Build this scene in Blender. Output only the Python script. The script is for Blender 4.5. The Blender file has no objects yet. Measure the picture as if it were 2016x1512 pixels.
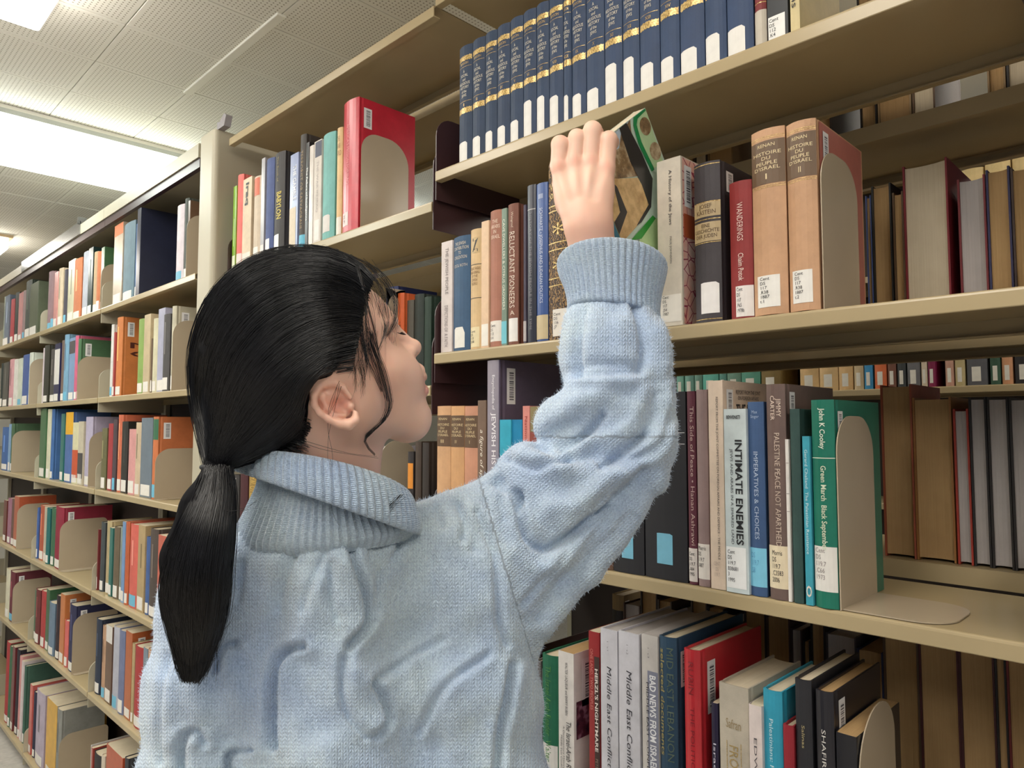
import bpy, bmesh, math, random
import numpy as np
from mathutils import Vector, Matrix

random.seed(7)
RNG = np.random.default_rng(11)
scene = bpy.context.scene
COL = scene.collection

# ------------------------------------------------------------------ camera
IMW, IMH, FPX = 2016.0, 1512.0, 1420.0
CAM = np.array([0.0, 0.0, 1.5])
YAW, PITCH = math.radians(44.8), math.radians(3.5)
CF = np.array([-math.sin(YAW) * math.cos(PITCH), math.cos(YAW) * math.cos(PITCH), math.sin(PITCH)])
CR = np.cross(CF, [0, 0, 1.0]); CR /= np.linalg.norm(CR)
CU = np.cross(CR, CF)
cam_data = bpy.data.cameras.new('camera')
cam_data.sensor_width = 36.0
cam_data.lens = FPX / IMW * 36.0
cam_data.clip_start = 0.02
cam = bpy.data.objects.new('camera', cam_data)
COL.objects.link(cam)
cam.matrix_world = Matrix(((CR[0], CU[0], -CF[0], CAM[0]), (CR[1], CU[1], -CF[1], CAM[1]), (CR[2], CU[2], -CF[2], CAM[2]), (0, 0, 0, 1)))
scene.camera = cam

# ------------------------------------------------------------------ world, exposure
world = bpy.data.worlds.new('world'); scene.world = world
world.use_nodes = True
bg = world.node_tree.nodes['Background']
bg.inputs[0].default_value = (0.80, 0.90, 1.0, 1)
bg.inputs[1].default_value = 0.44
scene.view_settings.view_transform = 'Standard'
scene.view_settings.look = 'None'
scene.view_settings.exposure = -0.66
scene.view_settings.gamma = 1.0
scene.view_settings.use_curve_mapping = False
LAMP_STRENGTH = 15.0
FLOOR = -0.12

def ray(x, y):
    return CF + CR * (x - IMW / 2) / FPX - CU * (y - IMH / 2) / FPX
def onY(x, y, Y):
    d = ray(x, y); return CAM + d * (Y / d[1])
def onX(x, y, X):
    d = ray(x, y); return CAM + d * (X / d[0])

# ------------------------------------------------------------------ helpers
def lin(c):
    def f(v):
        v /= 255.0
        return v / 12.92 if v <= 0.04045 else ((v + 0.055) / 1.055) ** 2.4
    return tuple(f(v) for v in c)

def tag(o, label=None, cat=None, group=None, kind=None):
    if label: o['label'] = label
    if cat: o['category'] = cat
    if group: o['group'] = group
    if kind: o['kind'] = kind
    return o

def empty(name, loc=(0, 0, 0), rot=(0, 0, 0)):
    o = bpy.data.objects.new(name, None); COL.objects.link(o)
    o.location = loc; o.rotation_euler = rot; o.empty_display_size = 0.02
    return o

def mesh_obj(name, V, Fc, mat=None, parent=None, smooth=False, color=None):
    me = bpy.data.meshes.new(name)
    me.from_pydata([tuple(v) for v in V], [], [tuple(f) for f in Fc])
    if smooth: me.shade_smooth()
    if mat:
        me.materials.append(mat)
    o = bpy.data.objects.new(name, me); COL.objects.link(o)
    if parent: o.parent = parent
    if color: o.color = (*lin(color), 1)
    return o

def np_mesh(name, V, Q, mat, parent=None, smooth=True):
    V = np.asarray(V, np.float32); Q = np.asarray(Q, np.int32)
    me = bpy.data.meshes.new(name)
    n = Q.shape[1]
    me.vertices.add(len(V)); me.vertices.foreach_set('co', V.ravel())
    me.loops.add(Q.size); me.loops.foreach_set('vertex_index', Q.ravel())
    me.polygons.add(len(Q))
    me.polygons.foreach_set('loop_start', np.arange(0, Q.size, n, dtype=np.int32))
    me.polygons.foreach_set('loop_total', np.full(len(Q), n, np.int32))
    me.update(calc_edges=True)
    if smooth: me.shade_smooth()
    me.materials.append(mat)
    o = bpy.data.objects.new(name, me); COL.objects.link(o)
    if parent: o.parent = parent
    return o

class MB:
    """collects boxes and prisms into one mesh"""
    def __init__(s): s.V = []; s.F = []
    def box(s, x0, x1, y0, y1, z0, z1):
        b = len(s.V)
        s.V += [(x0, y0, z0), (x1, y0, z0), (x1, y1, z0), (x0, y1, z0), (x0, y0, z1), (x1, y0, z1), (x1, y1, z1), (x0, y1, z1)]
        s.F += [tuple(b + i for i in f) for f in ((3, 2, 1, 0), (4, 5, 6, 7), (0, 1, 5, 4), (1, 2, 6, 5), (2, 3, 7, 6), (3, 0, 4, 7))]
    def prism(s, prof, axis, a, b):
        """closed 2-D profile (list of pairs) extruded along an axis: x -> (y,z), y -> (x,z), z -> (x,y)"""
        n = len(prof); k = len(s.V)
        for t in (a, b):
            for p, q in prof:
                s.V.append({'x': (t, p, q), 'y': (p, t, q), 'z': (p, q, t)}[axis])
        s.F.append(tuple(k + i for i in range(n))); s.F.append(tuple(k + n + i for i in reversed(range(n))))
        for i in range(n):
            j = (i + 1) % n
            s.F.append((k + i, k + n + i, k + n + j, k + j))
    def build(s, name, mat, parent=None, color=None, bevel=0, smooth=False):
        me = bpy.data.meshes.new(name)
        me.from_pydata(s.V, [], s.F)
        bm = bmesh.new(); bm.from_mesh(me)
        bmesh.ops.recalc_face_normals(bm, faces=bm.faces)
        if bevel:
            bmesh.ops.bevel(bm, geom=[e for e in bm.edges if len(e.link_faces) == 2 and e.calc_face_angle(0) > 0.6], offset=bevel, segments=2, affect='EDGES', profile=0.5)
        bm.to_mesh(me); bm.free()
        if smooth: me.shade_smooth()
        me.materials.append(mat)
        o = bpy.data.objects.new(name, me); COL.objects.link(o)
        if parent: o.parent = parent
        if color: o.color = (*lin(color), 1)
        return o

# ------------------------------------------------------------------ materials
class N:
    def __init__(s, name):
        s.m = bpy.data.materials.new(name); s.m.use_nodes = True
        s.t = s.m.node_tree; s.b = s.t.nodes['Principled BSDF']; s.out = s.t.nodes['Material Output']
    def n(s, typ, **kw):
        nd = s.t.nodes.new(typ)
        for k, v in kw.items(): setattr(nd, k, v)
        return nd
    def l(s, a, b): s.t.links.new(a, b)
    def math(s, op, a, b=None, c=None):
        nd = s.n('ShaderNodeMath', operation=op)
        for i, v in enumerate((a, b, c)):
            if v is None: continue
            if isinstance(v, (int, float)): nd.inputs[i].default_value = v
            else: s.l(v, nd.inputs[i])
        return nd.outputs[0]
    def noise(s, scale, detail=3, vec=None, rough=0.5):
        nd = s.n('ShaderNodeTexNoise'); nd.inputs['Scale'].default_value = scale; nd.inputs['Detail'].default_value = detail
        nd.inputs['Roughness'].default_value = rough
        if vec is not None: s.l(vec, nd.inputs['Vector'])
        return nd.outputs['Fac']
    def ramp(s, fac, stops):
        nd = s.n('ShaderNodeValToRGB')
        while len(nd.color_ramp.elements) < len(stops): nd.color_ramp.elements.new(0.5)
        for e, (p, c) in zip(nd.color_ramp.elements, stops):
            e.position = p; e.color = (*c, 1) if len(c) == 3 else c
        s.l(fac, nd.inputs[0]); return nd.outputs[0]
    def mix(s, fac, a, b, mode='MIX'):
        nd = s.n('ShaderNodeMix', data_type='RGBA', blend_type=mode)
        for i, v in ((0, fac), (6, a), (7, b)):
            if isinstance(v, (int, float)): nd.inputs[i].default_value = v
            elif isinstance(v, tuple): nd.inputs[i].default_value = (*v, 1)
            else: s.l(v, nd.inputs[i])
        return nd.outputs[2]
    def obj(s):
        return s.n('ShaderNodeTexCoord').outputs['Object']
    def mapped(s, sc):
        mp = s.n('ShaderNodeMapping'); mp.inputs['Scale'].default_value = sc
        s.l(s.obj(), mp.inputs['Vector']); return mp.outputs[0]
    def bump(s, h, strength=0.3, dist=0.001):
        nd = s.n('ShaderNodeBump'); nd.inputs['Strength'].default_value = strength; nd.inputs['Distance'].default_value = dist
        s.l(h, nd.inputs['Height']); s.l(nd.outputs[0], s.b.inputs['Normal'])
    def set(s, **kw):
        for k, v in kw.items():
            k = k.replace('_', ' ')
            i = s.b.inputs[k]
            if isinstance(v, tuple): i.default_value = (*v, 1) if len(v) == 3 else v
            elif isinstance(v, (int, float)): i.default_value = v
            else: s.l(v, i)
        return s

def paint(name, c, rough=0.4, var=0.06, scale=6, metal=0.0):
    n = N(name); c = lin(c)
    f = n.noise(scale, 4, n.obj())
    col = n.ramp(f, [(0.3, tuple(v * (1 - var) for v in c)), (0.7, tuple(min(1, v * (1 + var)) for v in c))])
    n.set(Base_Color=col, Roughness=rough, Metallic=metal)
    return n.m

M = {}
M['shelf'] = paint('shelf_paint', (172, 154, 119), 0.24, 0.04)
M['post'] = paint('post_paint', (176, 168, 147), 0.45, 0.04)
M['bracket'] = paint('bracket_paint', (62, 40, 42), 0.35, 0.1)
M['bookend'] = paint('bookend_paint', (182, 166, 143), 0.22, 0.05)
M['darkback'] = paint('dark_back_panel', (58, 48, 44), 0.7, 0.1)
M['floor'] = paint('floor_carpet', (176, 170, 162), 0.9, 0.10, 40)
M['ceiling'] = paint('ceiling_paint', (240, 238, 228), 0.9, 0.02)
M['wall'] = paint('wall_paint', (215, 210, 198), 0.85, 0.02)
M['chrome'] = paint('chrome_strip', (190, 195, 200), 0.18, 0.03, 6, 1.0)
M['lampframe'] = paint('lamp_frame', (196, 168, 130), 0.4)
M['greyframe'] = paint('lamp_frame_grey', (190, 194, 188), 0.4)

def cover_mat(name, rough, cloth):
    n = N(name)
    oi = n.n('ShaderNodeObjectInfo')
    off = n.math('MULTIPLY', oi.outputs['Random'], 40.0)
    add = n.n('ShaderNodeVectorMath', operation='ADD'); n.l(n.obj(), add.inputs[0]); n.l(off, add.inputs[1])
    f = n.noise(22, 5, add.outputs[0], 0.65)
    k = n.ramp(f, [(0.25, (0.80,) * 3), (0.75, (1.10,) * 3)])
    col = n.mix(1.0, oi.outputs['Color'], k, 'MULTIPLY')
    n.set(Base_Color=col, Roughness=rough)
    if cloth:
        h = n.noise(900, 2, add.outputs[0]); n.bump(h, 0.35, 0.0006)
    return n.m
M['cloth'] = cover_mat('book_cloth', 0.62, True)
M['gloss'] = cover_mat('book_laminate', 0.30, False)
M['matte'] = cover_mat('book_paper_cover', 0.55, False)

def page_mat(name, c1, c2):
    n = N(name)
    v = n.mapped((900, 6, 6))
    f = n.noise(1.0, 3, v)
    g = n.noise(14, 3, n.obj())
    col = n.mix(f, lin(c1), lin(c2))
    col = n.mix(0.35, col, n.ramp(g, [(0.3, tuple(v * 0.8 for v in lin(c2))), (0.7, lin(c1))]))
    n.set(Base_Color=col, Roughness=0.85)
    n.bump(f, 0.5, 0.0008)
    return n.m
M['page'] = page_mat('page_edges', (226, 214, 190), (190, 172, 142))
M['pagetan'] = page_mat('aged_page_edges', (196, 164, 116), (160, 124, 80))
M['pagegrey'] = page_mat('grey_page_edges', (192, 186, 184), (164, 156, 152))

def plain(name, rough=0.5):
    n = N(name); oi = n.n('ShaderNodeObjectInfo')
    f = n.noise(60, 3, n.obj())
    k = n.ramp(f, [(0.3, (0.93,) * 3), (0.7, (1.03,) * 3)])
    n.set(Base_Color=n.mix(1.0, oi.outputs['Color'], k, 'MULTIPLY'), Roughness=rough)
    return n.m
M['sticker'] = plain('printed_paper', 0.5)
M['ink'] = plain('printing_ink', 0.5)
n = N('gold_print'); n.set(Base_Color=n.ramp(n.noise(400, 3, n.obj()), [(0.35, lin((150, 118, 62))), (0.65, lin((222, 194, 130)))]), Roughness=0.35, Metallic=0.35); M['gold'] = n.m
# barcode: white sticker with dark bars running across it
n = N('barcode_print')
sx = n.n('ShaderNodeSeparateXYZ'); n.l(n.n('ShaderNodeTexCoord').outputs['Generated'], sx.inputs[0])
bars = n.n('ShaderNodeTexNoise'); bars.noise_dimensions = '1D'; bars.inputs['Scale'].default_value = 34; bars.inputs['Detail'].default_value = 2
n.l(sx.outputs[2], bars.inputs['W'])
stripe = n.math('GREATER_THAN', bars.outputs['Fac'], 0.5)
inz = n.math('MULTIPLY', n.math('GREATER_THAN', sx.outputs[2], 0.10), n.math('LESS_THAN', sx.outputs[2], 0.90))
iny = n.math('MULTIPLY', n.math('GREATER_THAN', sx.outputs[1], 0.30), n.math('LESS_THAN', sx.outputs[1], 0.82))
msk = n.math('MULTIPLY', stripe, n.math('MULTIPLY', inz, iny))
n.set(Base_Color=n.mix(msk, lin((232, 230, 230)), lin((40, 40, 55))), Roughness=0.45)
M['barcode'] = n.m
# ------------------------------------------------------------------ room
CEIL = 1.5 + 1.20
fl = MB(); fl.box(-9.0, 4.0, -4.0, 6.0, FLOOR - 0.10, FLOOR)
tag(fl.build('floor', M['floor']), kind='structure')
cl = MB(); cl.box(-9.0, 4.0, -4.0, 6.0, CEIL + 0.012, CEIL + 0.10)
ceiling = tag(cl.build('ceiling', M['ceiling']), kind='structure')
wl = MB(); wl.box(-9.1, -9.0, -4.0, 6.0, FLOOR, CEIL + 0.10)
tag(wl.build('wall_far', M['wall']), kind='structure')
wl = MB(); wl.box(-9.0, 4.0, 6.0, 6.1, FLOOR, CEIL + 0.10)
tag(wl.build('wall_back', M['wall']), kind='structure')

# perforated acoustic tiles, one object each on the ceiling slab
n = N('perforated_tile')
sp = n.n('ShaderNodeSeparateXYZ'); n.l(n.obj(), sp.inputs[0])
def frac(a): return n.math('SUBTRACT', n.math('FRACT', n.math('MULTIPLY', a, 1 / 0.0125)), 0.5)
fx, fy = frac(sp.outputs[0]), frac(sp.outputs[1])
r2 = n.math('ADD', n.math('MULTIPLY', fx, fx), n.math('MULTIPLY', fy, fy))
hole = n.math('LESS_THAN', r2, 0.040)
inside = n.math('MULTIPLY', n.math('LESS_THAN', n.math('ABSOLUTE', sp.outputs[0]), 0.137), n.math('LESS_THAN', n.math('ABSOLUTE', sp.outputs[1]), 0.137))
hole = n.math('MULTIPLY', hole, inside)
n.set(Base_Color=n.mix(hole, lin((240, 238, 230)), lin((165, 158, 146))), Roughness=0.9)
M['tile'] = n.m
TS = 0.30
tile_me = None
XS0, YS0 = -1.904 * 1.2, 0.555 * 1.2          # one seam crossing measured in the photograph
n_t = 0
for i in range(-16, 4):
    for j in range(-3, 9):
        xc, yc = XS0 + (i + 0.5) * TS, YS0 + (j + 0.5) * TS
        # only tiles the photograph sees
        dx, dy = xc, yc
        d = dx * CF[0] + dy * CF[1] + 1.2 * CF[2]
        if d < 0.5: continue
        u = 1008 + FPX * (dx * CR[0] + dy * CR[1]) / d
        v = 756 - FPX * (dx * CU[0] + dy * CU[1] + 1.2 * CU[2]) / d
        if not (-260 < u < 1150 and -260 < v < 620): continue
        if tile_me is None:
            t = MB(); t.box(-TS / 2 + 0.0012, TS / 2 - 0.0012, -TS / 2 + 0.0012, TS / 2 - 0.0012, 0.0, 0.012)
            o = t.build('ceiling_tile', M['tile'], bevel=0.0015); tile_me = o.data
        else:
            o = bpy.data.objects.new('ceiling_tile', tile_me); COL.objects.link(o)
        o.parent = ceiling; o.location = (xc, yc, CEIL + random.uniform(-0.0006, 0.0006))
# a flat metal joint strip along one seam
st = MB(); st.box(-2.60, -1.90, YS0 + TS - 0.014, YS0 + TS + 0.014, CEIL - 0.007, CEIL + 0.002)
st.build('joint_strip', M['ceiling'], ceiling, bevel=0.002)

def emit(name, c, s):
    n = N(name); n.set(Base_Color=(0.8, 0.8, 0.8), Emission_Color=c, Emission_Strength=s); return n.m
M['lamp'] = emit('lamp_diffuser', (0.93, 1.0, 0.93), LAMP_STRENGTH)
M['lampwarm'] = emit('lamp_diffuser_warm', (1.0, 0.95, 0.86), LAMP_STRENGTH)

def ceiling_lamp(x0, x1, y0, y1, zb, lm, fm, label):
    r = empty('ceiling_lamp', ((x0 + x1) / 2, (y0 + y1) / 2, zb))
    hx, hy = (x1 - x0) / 2, (y1 - y0) / 2
    m = MB(); m.box(-hx, hx, -hy, hy, 0.030, CEIL - zb - 0.001); m.build('housing', M['ceiling'], r)
    m = MB()
    m.box(-hx, -hx + 0.018, -hy, hy, 0.012, 0.03); m.box(hx - 0.018, hx, -hy, hy, 0.012, 0.03)
    m.box(-hx + 0.018, hx - 0.018, -hy, -hy + 0.018, 0.012, 0.03); m.box(-hx + 0.018, hx - 0.018, hy - 0.018, hy, 0.012, 0.03)
    m.build('frame', fm, r)
    m = MB(); m.box(-hx + 0.018, hx - 0.018, -hy + 0.018, hy - 0.018, -0.060, 0.022); m.build('diffuser', lm, r, bevel=0.012)
    tag(r, label, 'lamp', 'ceiling lamps')
ceiling_lamp(-3.62, -3.17, -2.2, 2.6, CEIL - 0.045, M['lamp'], M['greyframe'], 'long bright white ceiling lamp beyond the beige post bookcase')
ceiling_lamp(-2.34, -1.90, -2.0, 0.475, CEIL - 0.035, M['lampwarm'], M['lampframe'], 'ceiling lamp with warm wooden edge, only its corner in view')
ceiling_lamp(-0.75, -0.31, -2.2, 0.35, CEIL - 0.035, M['lampwarm'], M['lampframe'], 'ceiling lamp over the aisle behind the photographer')
ceiling_lamp(0.85, 1.29, -2.2, 0.35, CEIL - 0.035, M['lampwarm'], M['lampframe'], 'second ceiling lamp behind the photographer, out of view')
ceiling_lamp(-2.0, -1.56, 1.9, 3.1, CEIL - 0.035, M['lampwarm'], M['lampframe'], 'ceiling lamp over the next aisle behind the stacks')
ceiling_lamp(0.2, 0.64, 1.7, 3.1, CEIL - 0.035, M['lampwarm'], M['lampframe'], 'second ceiling lamp over the next aisle behind the stacks')

ceiling_lamp(-5.75, -5.31, -2.0, 0.95, CEIL - 0.035, M['lampwarm'], M['lampframe'], 'warm ceiling lamp far behind the bookcase with the post')
# ------------------------------------------------------------------ steel bookcases
def shelf_profile(y0, y1, z, h=0.021, back=0.026, th=0.0022):
    """sheet steel shelf: rounded front lip folded under, flat top, short back lip (y, z pairs)"""
    s = 1 if y1 > y0 else -1
    def p(d, zz): return (y0 + s * d, z + zz)
    D = abs(y1 - y0)
    out = [p(0.0008, -h), p(0.0, -h + 0.001), p(0.0, -0.004), p(0.0006, -0.0018), p(0.0018, -0.0006), p(0.004, 0.0), p(D, 0.0), p(D, -back), p(D - 0.012, -back), p(D - 0.012, -back + th), p(D - th, -back + th),
           p(D - th, -th), p(0.006, -th), p(th, -0.006), p(th, -h + th), p(0.016, -h + th), p(0.016, -h)]
    return out

def bracket_profile(y0, y1, z, up=0.115, dn=0.058):
    s = 1 if y1 > y0 else -1
    D = abs(y1 - y0); r = 0.04
    pts = [(0.003, z - dn), (0.003, z + up - r)]
    for k in range(1, 7):
        a = k / 6 * math.pi / 2
        pts.append((0.003 + r - r * math.cos(a), z + up - r + r * math.sin(a)))
    pts += [(D, z + up), (D, z - dn)]
    return [(y0 + s * a, b) for a, b in pts]

def bay(name, x0, x1, yf, depth, zs, label, end0=True, end1=True, canopy=None, back=False, group='library bookcase bays', brk='bracket'):
    """one bay of steel shelving; every shelf and end bracket is a part"""
    r = empty(name, ((x0 + x1) / 2, yf, 0))
    ox = (x0 + x1) / 2
    yb = yf + depth
    for z in zs:
        m = MB(); m.prism([(a - yf, b) for a, b in shelf_profile(yf, yb, z)], 'x', x0 - ox + 0.004, x1 - ox - 0.004)
        o = m.build('shelf', M['shelf'], r, smooth=False)
        bp = [(a - yf, b) for a, b in bracket_profile(yf, yb, z)]
        for e, xx in ((end0, x0 - ox + 0.0022), (end1, x1 - ox - 0.0022)):
            if e:
                m = MB(); m.prism(bp, 'x', xx - 0.0012, xx + 0.0012); m.build('end_bracket', M[brk], r)
    top = (canopy if canopy else max(zs) + 0.3)
    yp0, yp1 = (yb - yf + math.copysign(0.001, depth), yb - yf + math.copysign(0.019, depth))
    for xx in (x0 - ox + 0.0135, x1 - ox - 0.0135):
        m = MB(); m.box(xx - 0.0125, xx + 0.0125, min(yp0, yp1), max(yp0, yp1), FLOOR, top - 0.03); m.build('upright', M['post'], r)
    if canopy:
        m = MB(); m.prism([(a - yf, b) for a, b in shelf_profile(yf, yb, canopy, h=0.024)], 'x', x0 - ox + 0.001, x1 - ox - 0.001); m.build('canopy', M['shelf'], r)
    tag(r, label, 'bookcase', group)
    return r

Z0 = 1.5
YF, DEP = 0.900, 0.245
R1X0, R1X1 = -1.117, -0.135
R2X0 = -2.085
ZR1 = [Z0 + v for v in (0.516, 0.148, -0.219, -0.587)]
ZR2 = [Z0 + v for v in (0.457, 0.085, -0.285)]
bayR1 = bay('bookcase_bay', R1X0 + 0.002, R1X1, YF, DEP, ZR1 + [Z0 - 0.96, Z0 - 1.33], 'beige steel bookcase bay the woman reaches into', canopy=Z0 + 0.884)
bayR2 = bay('bookcase_bay', R2X0, R1X0 - 0.002, YF, DEP, ZR2 + [Z0 - 0.66, Z0 - 1.03, Z0 - 1.36], 'beige bookcase bay with the big red book, beside the wide post', canopy=Z0 + 0.866)
# the other face of the same range, its shelves at their own heights
YB = 1.445
ZB1 = [Z0 + v for v in (0.475, 0.140, -0.196, -0.60)]
bayB1 = bay('bookcase_bay', R1X0 + 0.002, R1X1 + 0.5, YB, -0.262, ZB1 + [Z0 - 0.97], 'rear bookcase bay whose books show page edges through the shelves', canopy=Z0 + 0.884)
bayB2 = bay('bookcase_bay', R2X0, R1X0 - 0.002, YB, -0.262, [Z0 + 0.43, Z0 + 0.06, Z0 - 0.31, Z0 - 0.7, Z0 - 1.05], 'rear bookcase bay behind the big red book', canopy=Z0 + 0.866)
# the next range across the far aisle
YFAR = 2.5
bayR0 = bay('bookcase_bay', R1X1 + 0.004, R1X1 + 0.95, YF, DEP, ZR1 + [Z0 - 0.96, Z0 - 1.33], 'beige bookcase bay continuing past the picture edge', end0=False, canopy=Z0 + 0.884)  # unseen bay carrying the range on, added to block light from that side
bayF = bay('bookcase_bay', -2.35, 0.25, YFAR, 0.25, [Z0 + v for v in (0.50, 0.128, -0.24, -0.6)], 'distant bookcase bay across the next aisle, seen between shelves', canopy=Z0 + 0.88)
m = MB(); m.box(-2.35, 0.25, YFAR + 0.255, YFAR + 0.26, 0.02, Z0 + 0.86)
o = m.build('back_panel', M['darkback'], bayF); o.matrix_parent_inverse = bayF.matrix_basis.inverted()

# ---- the range past the wide post
YL = 0.870
LX = [-2.235, -3.180, -4.165, -5.14, -6.1]
ZL = [Z0 + v for v in (0.478, 0.121, -0.240, -0.632, -1.02, -1.55)]
LTOP = Z0 + 0.885
bay_word = ['first', 'second', 'third', 'fourth']
bayL = []
for k in range(4):
    b = bay('bookcase_bay', LX[k + 1], LX[k], YL, 0.25, ZL, 'beige bookcase bay, %s one past the wide post' % bay_word[k], end0=True, end1=(k > 0), brk='post')
    ox = (LX[k] + LX[k + 1]) / 2
    m = MB(); m.box(LX[k + 1] - ox + 0.001, LX[k] - ox - 0.001, 0.0, 0.28, LTOP - 0.003, LTOP)
    m.box(LX[k + 1] - ox + 0.001, LX[k] - ox - 0.001, -0.001, 0.012, LTOP - 0.045, LTOP - 0.003); m.build('canopy', M['post'], b)
    m = MB(); m.box(LX[k + 1] - ox + 0.001, LX[k] - ox - 0.001, 0.004, 0.02, LTOP - 0.075, LTOP - 0.045); m.build('top_rail', M['bracket'], b)
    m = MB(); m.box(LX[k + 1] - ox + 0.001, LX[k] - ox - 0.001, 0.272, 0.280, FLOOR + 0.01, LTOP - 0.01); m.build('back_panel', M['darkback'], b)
    bayL.append(b)
# shiny strip riding on the top edge
m = MB(); m.box(-4.60, -3.50, YL - 0.004, YL - 0.0015, LTOP - 0.044, LTOP + 0.012); m.box(-3.52, -3.50, YL - 0.012, YL + 0.02, LTOP + 0.001, LTOP + 0.03)
tag(m.build('label_strip', M['chrome']), 'shiny metal strip clipped along the top edge of the far bookcase', 'strip')
# wide end post with rounded front corners
m = MB()
px0, px1, pr = -2.232, -2.120, 0.016
prof = [(px0, YL + 0.30), (px0, YL + pr)]
prof += [(px0 + pr - pr * math.cos(a), YL + pr - pr * math.sin(a)) for a in [k / 6 * math.pi / 2 for k in range(7)]]
prof += [(px1 - pr + pr * math.sin(a), YL + pr - pr * math.cos(a)) for a in [k / 6 * math.pi / 2 for k in range(7)]]
prof += [(px1, YL + 0.60), (px0, YL + 0.60)]
m.prism(prof, 'z', FLOOR, LTOP + 0.012)
tag(m.build('end_panel', M['post']), 'wide beige end panel between the two bookcase ranges', 'end panel')
# crumpled clip on top of the panel
V = [(0, 0, 0), (0.05, 0.0, 0.0), (0.05, 0.02, 0.0), (0, 0.02, 0), (-0.004, 0.002, 0.026), (0.022, -0.002, 0.018), (0.038, 0.004, 0.042), (0.058, 0.002, 0.030), (0.054, 0.024, 0.034), (0.03, 0.022, 0.024), (0.004, 0.02, 0.03)]
Fc = [(0, 1, 7, 6, 5, 4), (1, 2, 8, 7), (2, 3, 10, 9, 8), (3, 0, 4, 10), (4, 5, 9, 10), (5, 6, 9), (6, 7, 8, 9), (3, 2, 1, 0)]
o = mesh_obj('crumpled_tape', V, Fc, M['sticker'], color=(150, 145, 150)); o.location = (-2.128, YL + 0.01, LTOP + 0.0115)
tag(o, 'crumpled grey tape stuck on top of the wide end panel', 'tape')
# ------------------------------------------------------------------ books
TEXTS = []          # (curve object, placing function, book root, colour, name)
BLACKISH, WHITEISH, GOLDISH = (38, 36, 40), (226, 224, 220), (206, 176, 110)

class Book:
    pass

def book(x0, x1, ys, z, H, D, color, style='hard', mat=None, flip=False, bulge=None, page='page', lean=0.0, name='book', gap=0.0004):
    b = Book()
    w = (x1 - x0) - gap
    b.w, b.H, b.D, b.hw = w, H, D, w / 2
    hard = style == 'hard'
    th = min(0.0026 if hard else 0.0006, w * 0.18)
    b.bulge = bulge if bulge is not None else (min(0.006, w * 0.16) if hard else 0.0006)
    r = empty(name, ((x0 + x1) / 2, ys + D if flip else ys, z + 0.0007), (0, lean, math.pi if flip else 0))
    b.root = r
    hw = b.hw
    def spine(hx, off):
        k = 8 if (hard or w > 0.02) else 4
        pts = []
        for i in range(k + 1):
            x = hx * math.cos(math.pi * i / k)
            pts.append((x, off - b.bulge * (1 - (x / hx) ** 2)))
        return pts
    if hard and w > 0.012:
        side = [(hw, D), (hw, 0.015), (hw - 0.0013, 0.0105), (hw - 0.0003, 0.0055)]
        o0 = b.bulge * 0.5 + 0.001
    else:
        side = [(hw, D), (hw, 0.004)]
        o0 = 0.0006
    b.o0 = o0
    outer = side + spine(hw - 0.0004, o0) + [(-x, y) for x, y in reversed(side)]
    ih = hw - th
    inner = [(-ih, D), (-ih, 0.012)] + [(-x, y + th) for x, y in spine(ih, o0)] + [(ih, 0.012), (ih, D)]
    m = MB(); m.prism(outer + inner, 'z', 0.0, H)
    b.cover = m.build('cover', mat or M['cloth' if hard else 'gloss'], r, color=color)
    # page block
    e = 0.0032 if hard else 0.0004
    pd = D - (0.004 if hard else 0.0003)
    cv = min(0.005, w * 0.15) if hard else 0
    fore = [(ih * math.cos(math.pi * i / 6), pd - cv * (1 - math.cos(math.pi * i / 6) ** 2)) for i in range(7)] if cv else [(ih, pd), (-ih, pd)]
    m = MB(); m.prism([(ih, 0.010)] + fore + [(-ih, 0.010)] + [(-x, y + th + 0.0002) for x, y in spine(ih, o0)][1:-1], 'z', e, H - e)
    b.pages = m.build('page_block', M[page], r)
    return b

def sy(b, x):
    h = b.hw - 0.0004
    return b.o0 - b.bulge * (1 - min(1, abs(x) / h) ** 2)

def band(b, z0, z1, color=None, x0=-1, x1=1, mat=None, name='spine_label', lift=0.0004, clip=0.0):
    """a patch wrapped on the spine; x in units of the half width, z in metres"""
    hw = b.hw
    k = 6
    xs = [hw * (x0 + (x1 - x0) * i / k) * 0.985 for i in range(k + 1)]
    V = []
    for zz in (z0, z1):
        for x in xs:
            V.append((x, sy(b, x) - lift, zz))
    if clip:
        V[k + 1 + k] = (V[2 * k + 1][0], V[2 * k + 1][1], z1 - clip)
        V[k + 1] = (V[k + 1][0], V[k + 1][1], z1 - clip * 0.3)
    Fc = [(i, i + 1, k + 2 + i, k + 1 + i) for i in range(k)]
    return mesh_obj(name, V, Fc, mat or M['sticker'], b.root, color=color)

def rough_band(b, z0, z1):
    """stamped gold ornament with an uneven edge"""
    hw = b.hw * 0.93; k = 16; V = []; amp = (z1 - z0) * 0.22
    for s, zz in ((-1, z0), (1, z1)):
        for i in range(k + 1):
            x = -hw + 2 * hw * i / k
            V.append((x, sy(b, x) - 0.0004, zz + s * amp * (abs(math.sin(i * 1.9)) - 0.4 + 0.5 * random.random())))
    Fc = [(i, i + 1, k + 2 + i, k + 1 + i) for i in range(k)]
    return mesh_obj('gold_band', V, Fc, M['gold'], b.root)

def side_patch(b, y0, y1, z0, z1, color=None, mat=None, name='side_label', lift=0.0005):
    x = b.hw + lift
    return mesh_obj(name, [(x, y0, z0), (x, y1, z0), (x, y1, z1), (x, y0, z1)], [(0, 1, 2, 3)], mat or M['sticker'], b.root, color=color)

def barcode(b, y0=0.012, h=0.048, wd=0.019, ztop=None):
    zt = b.H - 0.012 if ztop is None else ztop
    return side_patch(b, y0, y0 + wd, zt - h, zt, mat=M['barcode'], name='barcode_sticker')

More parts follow.
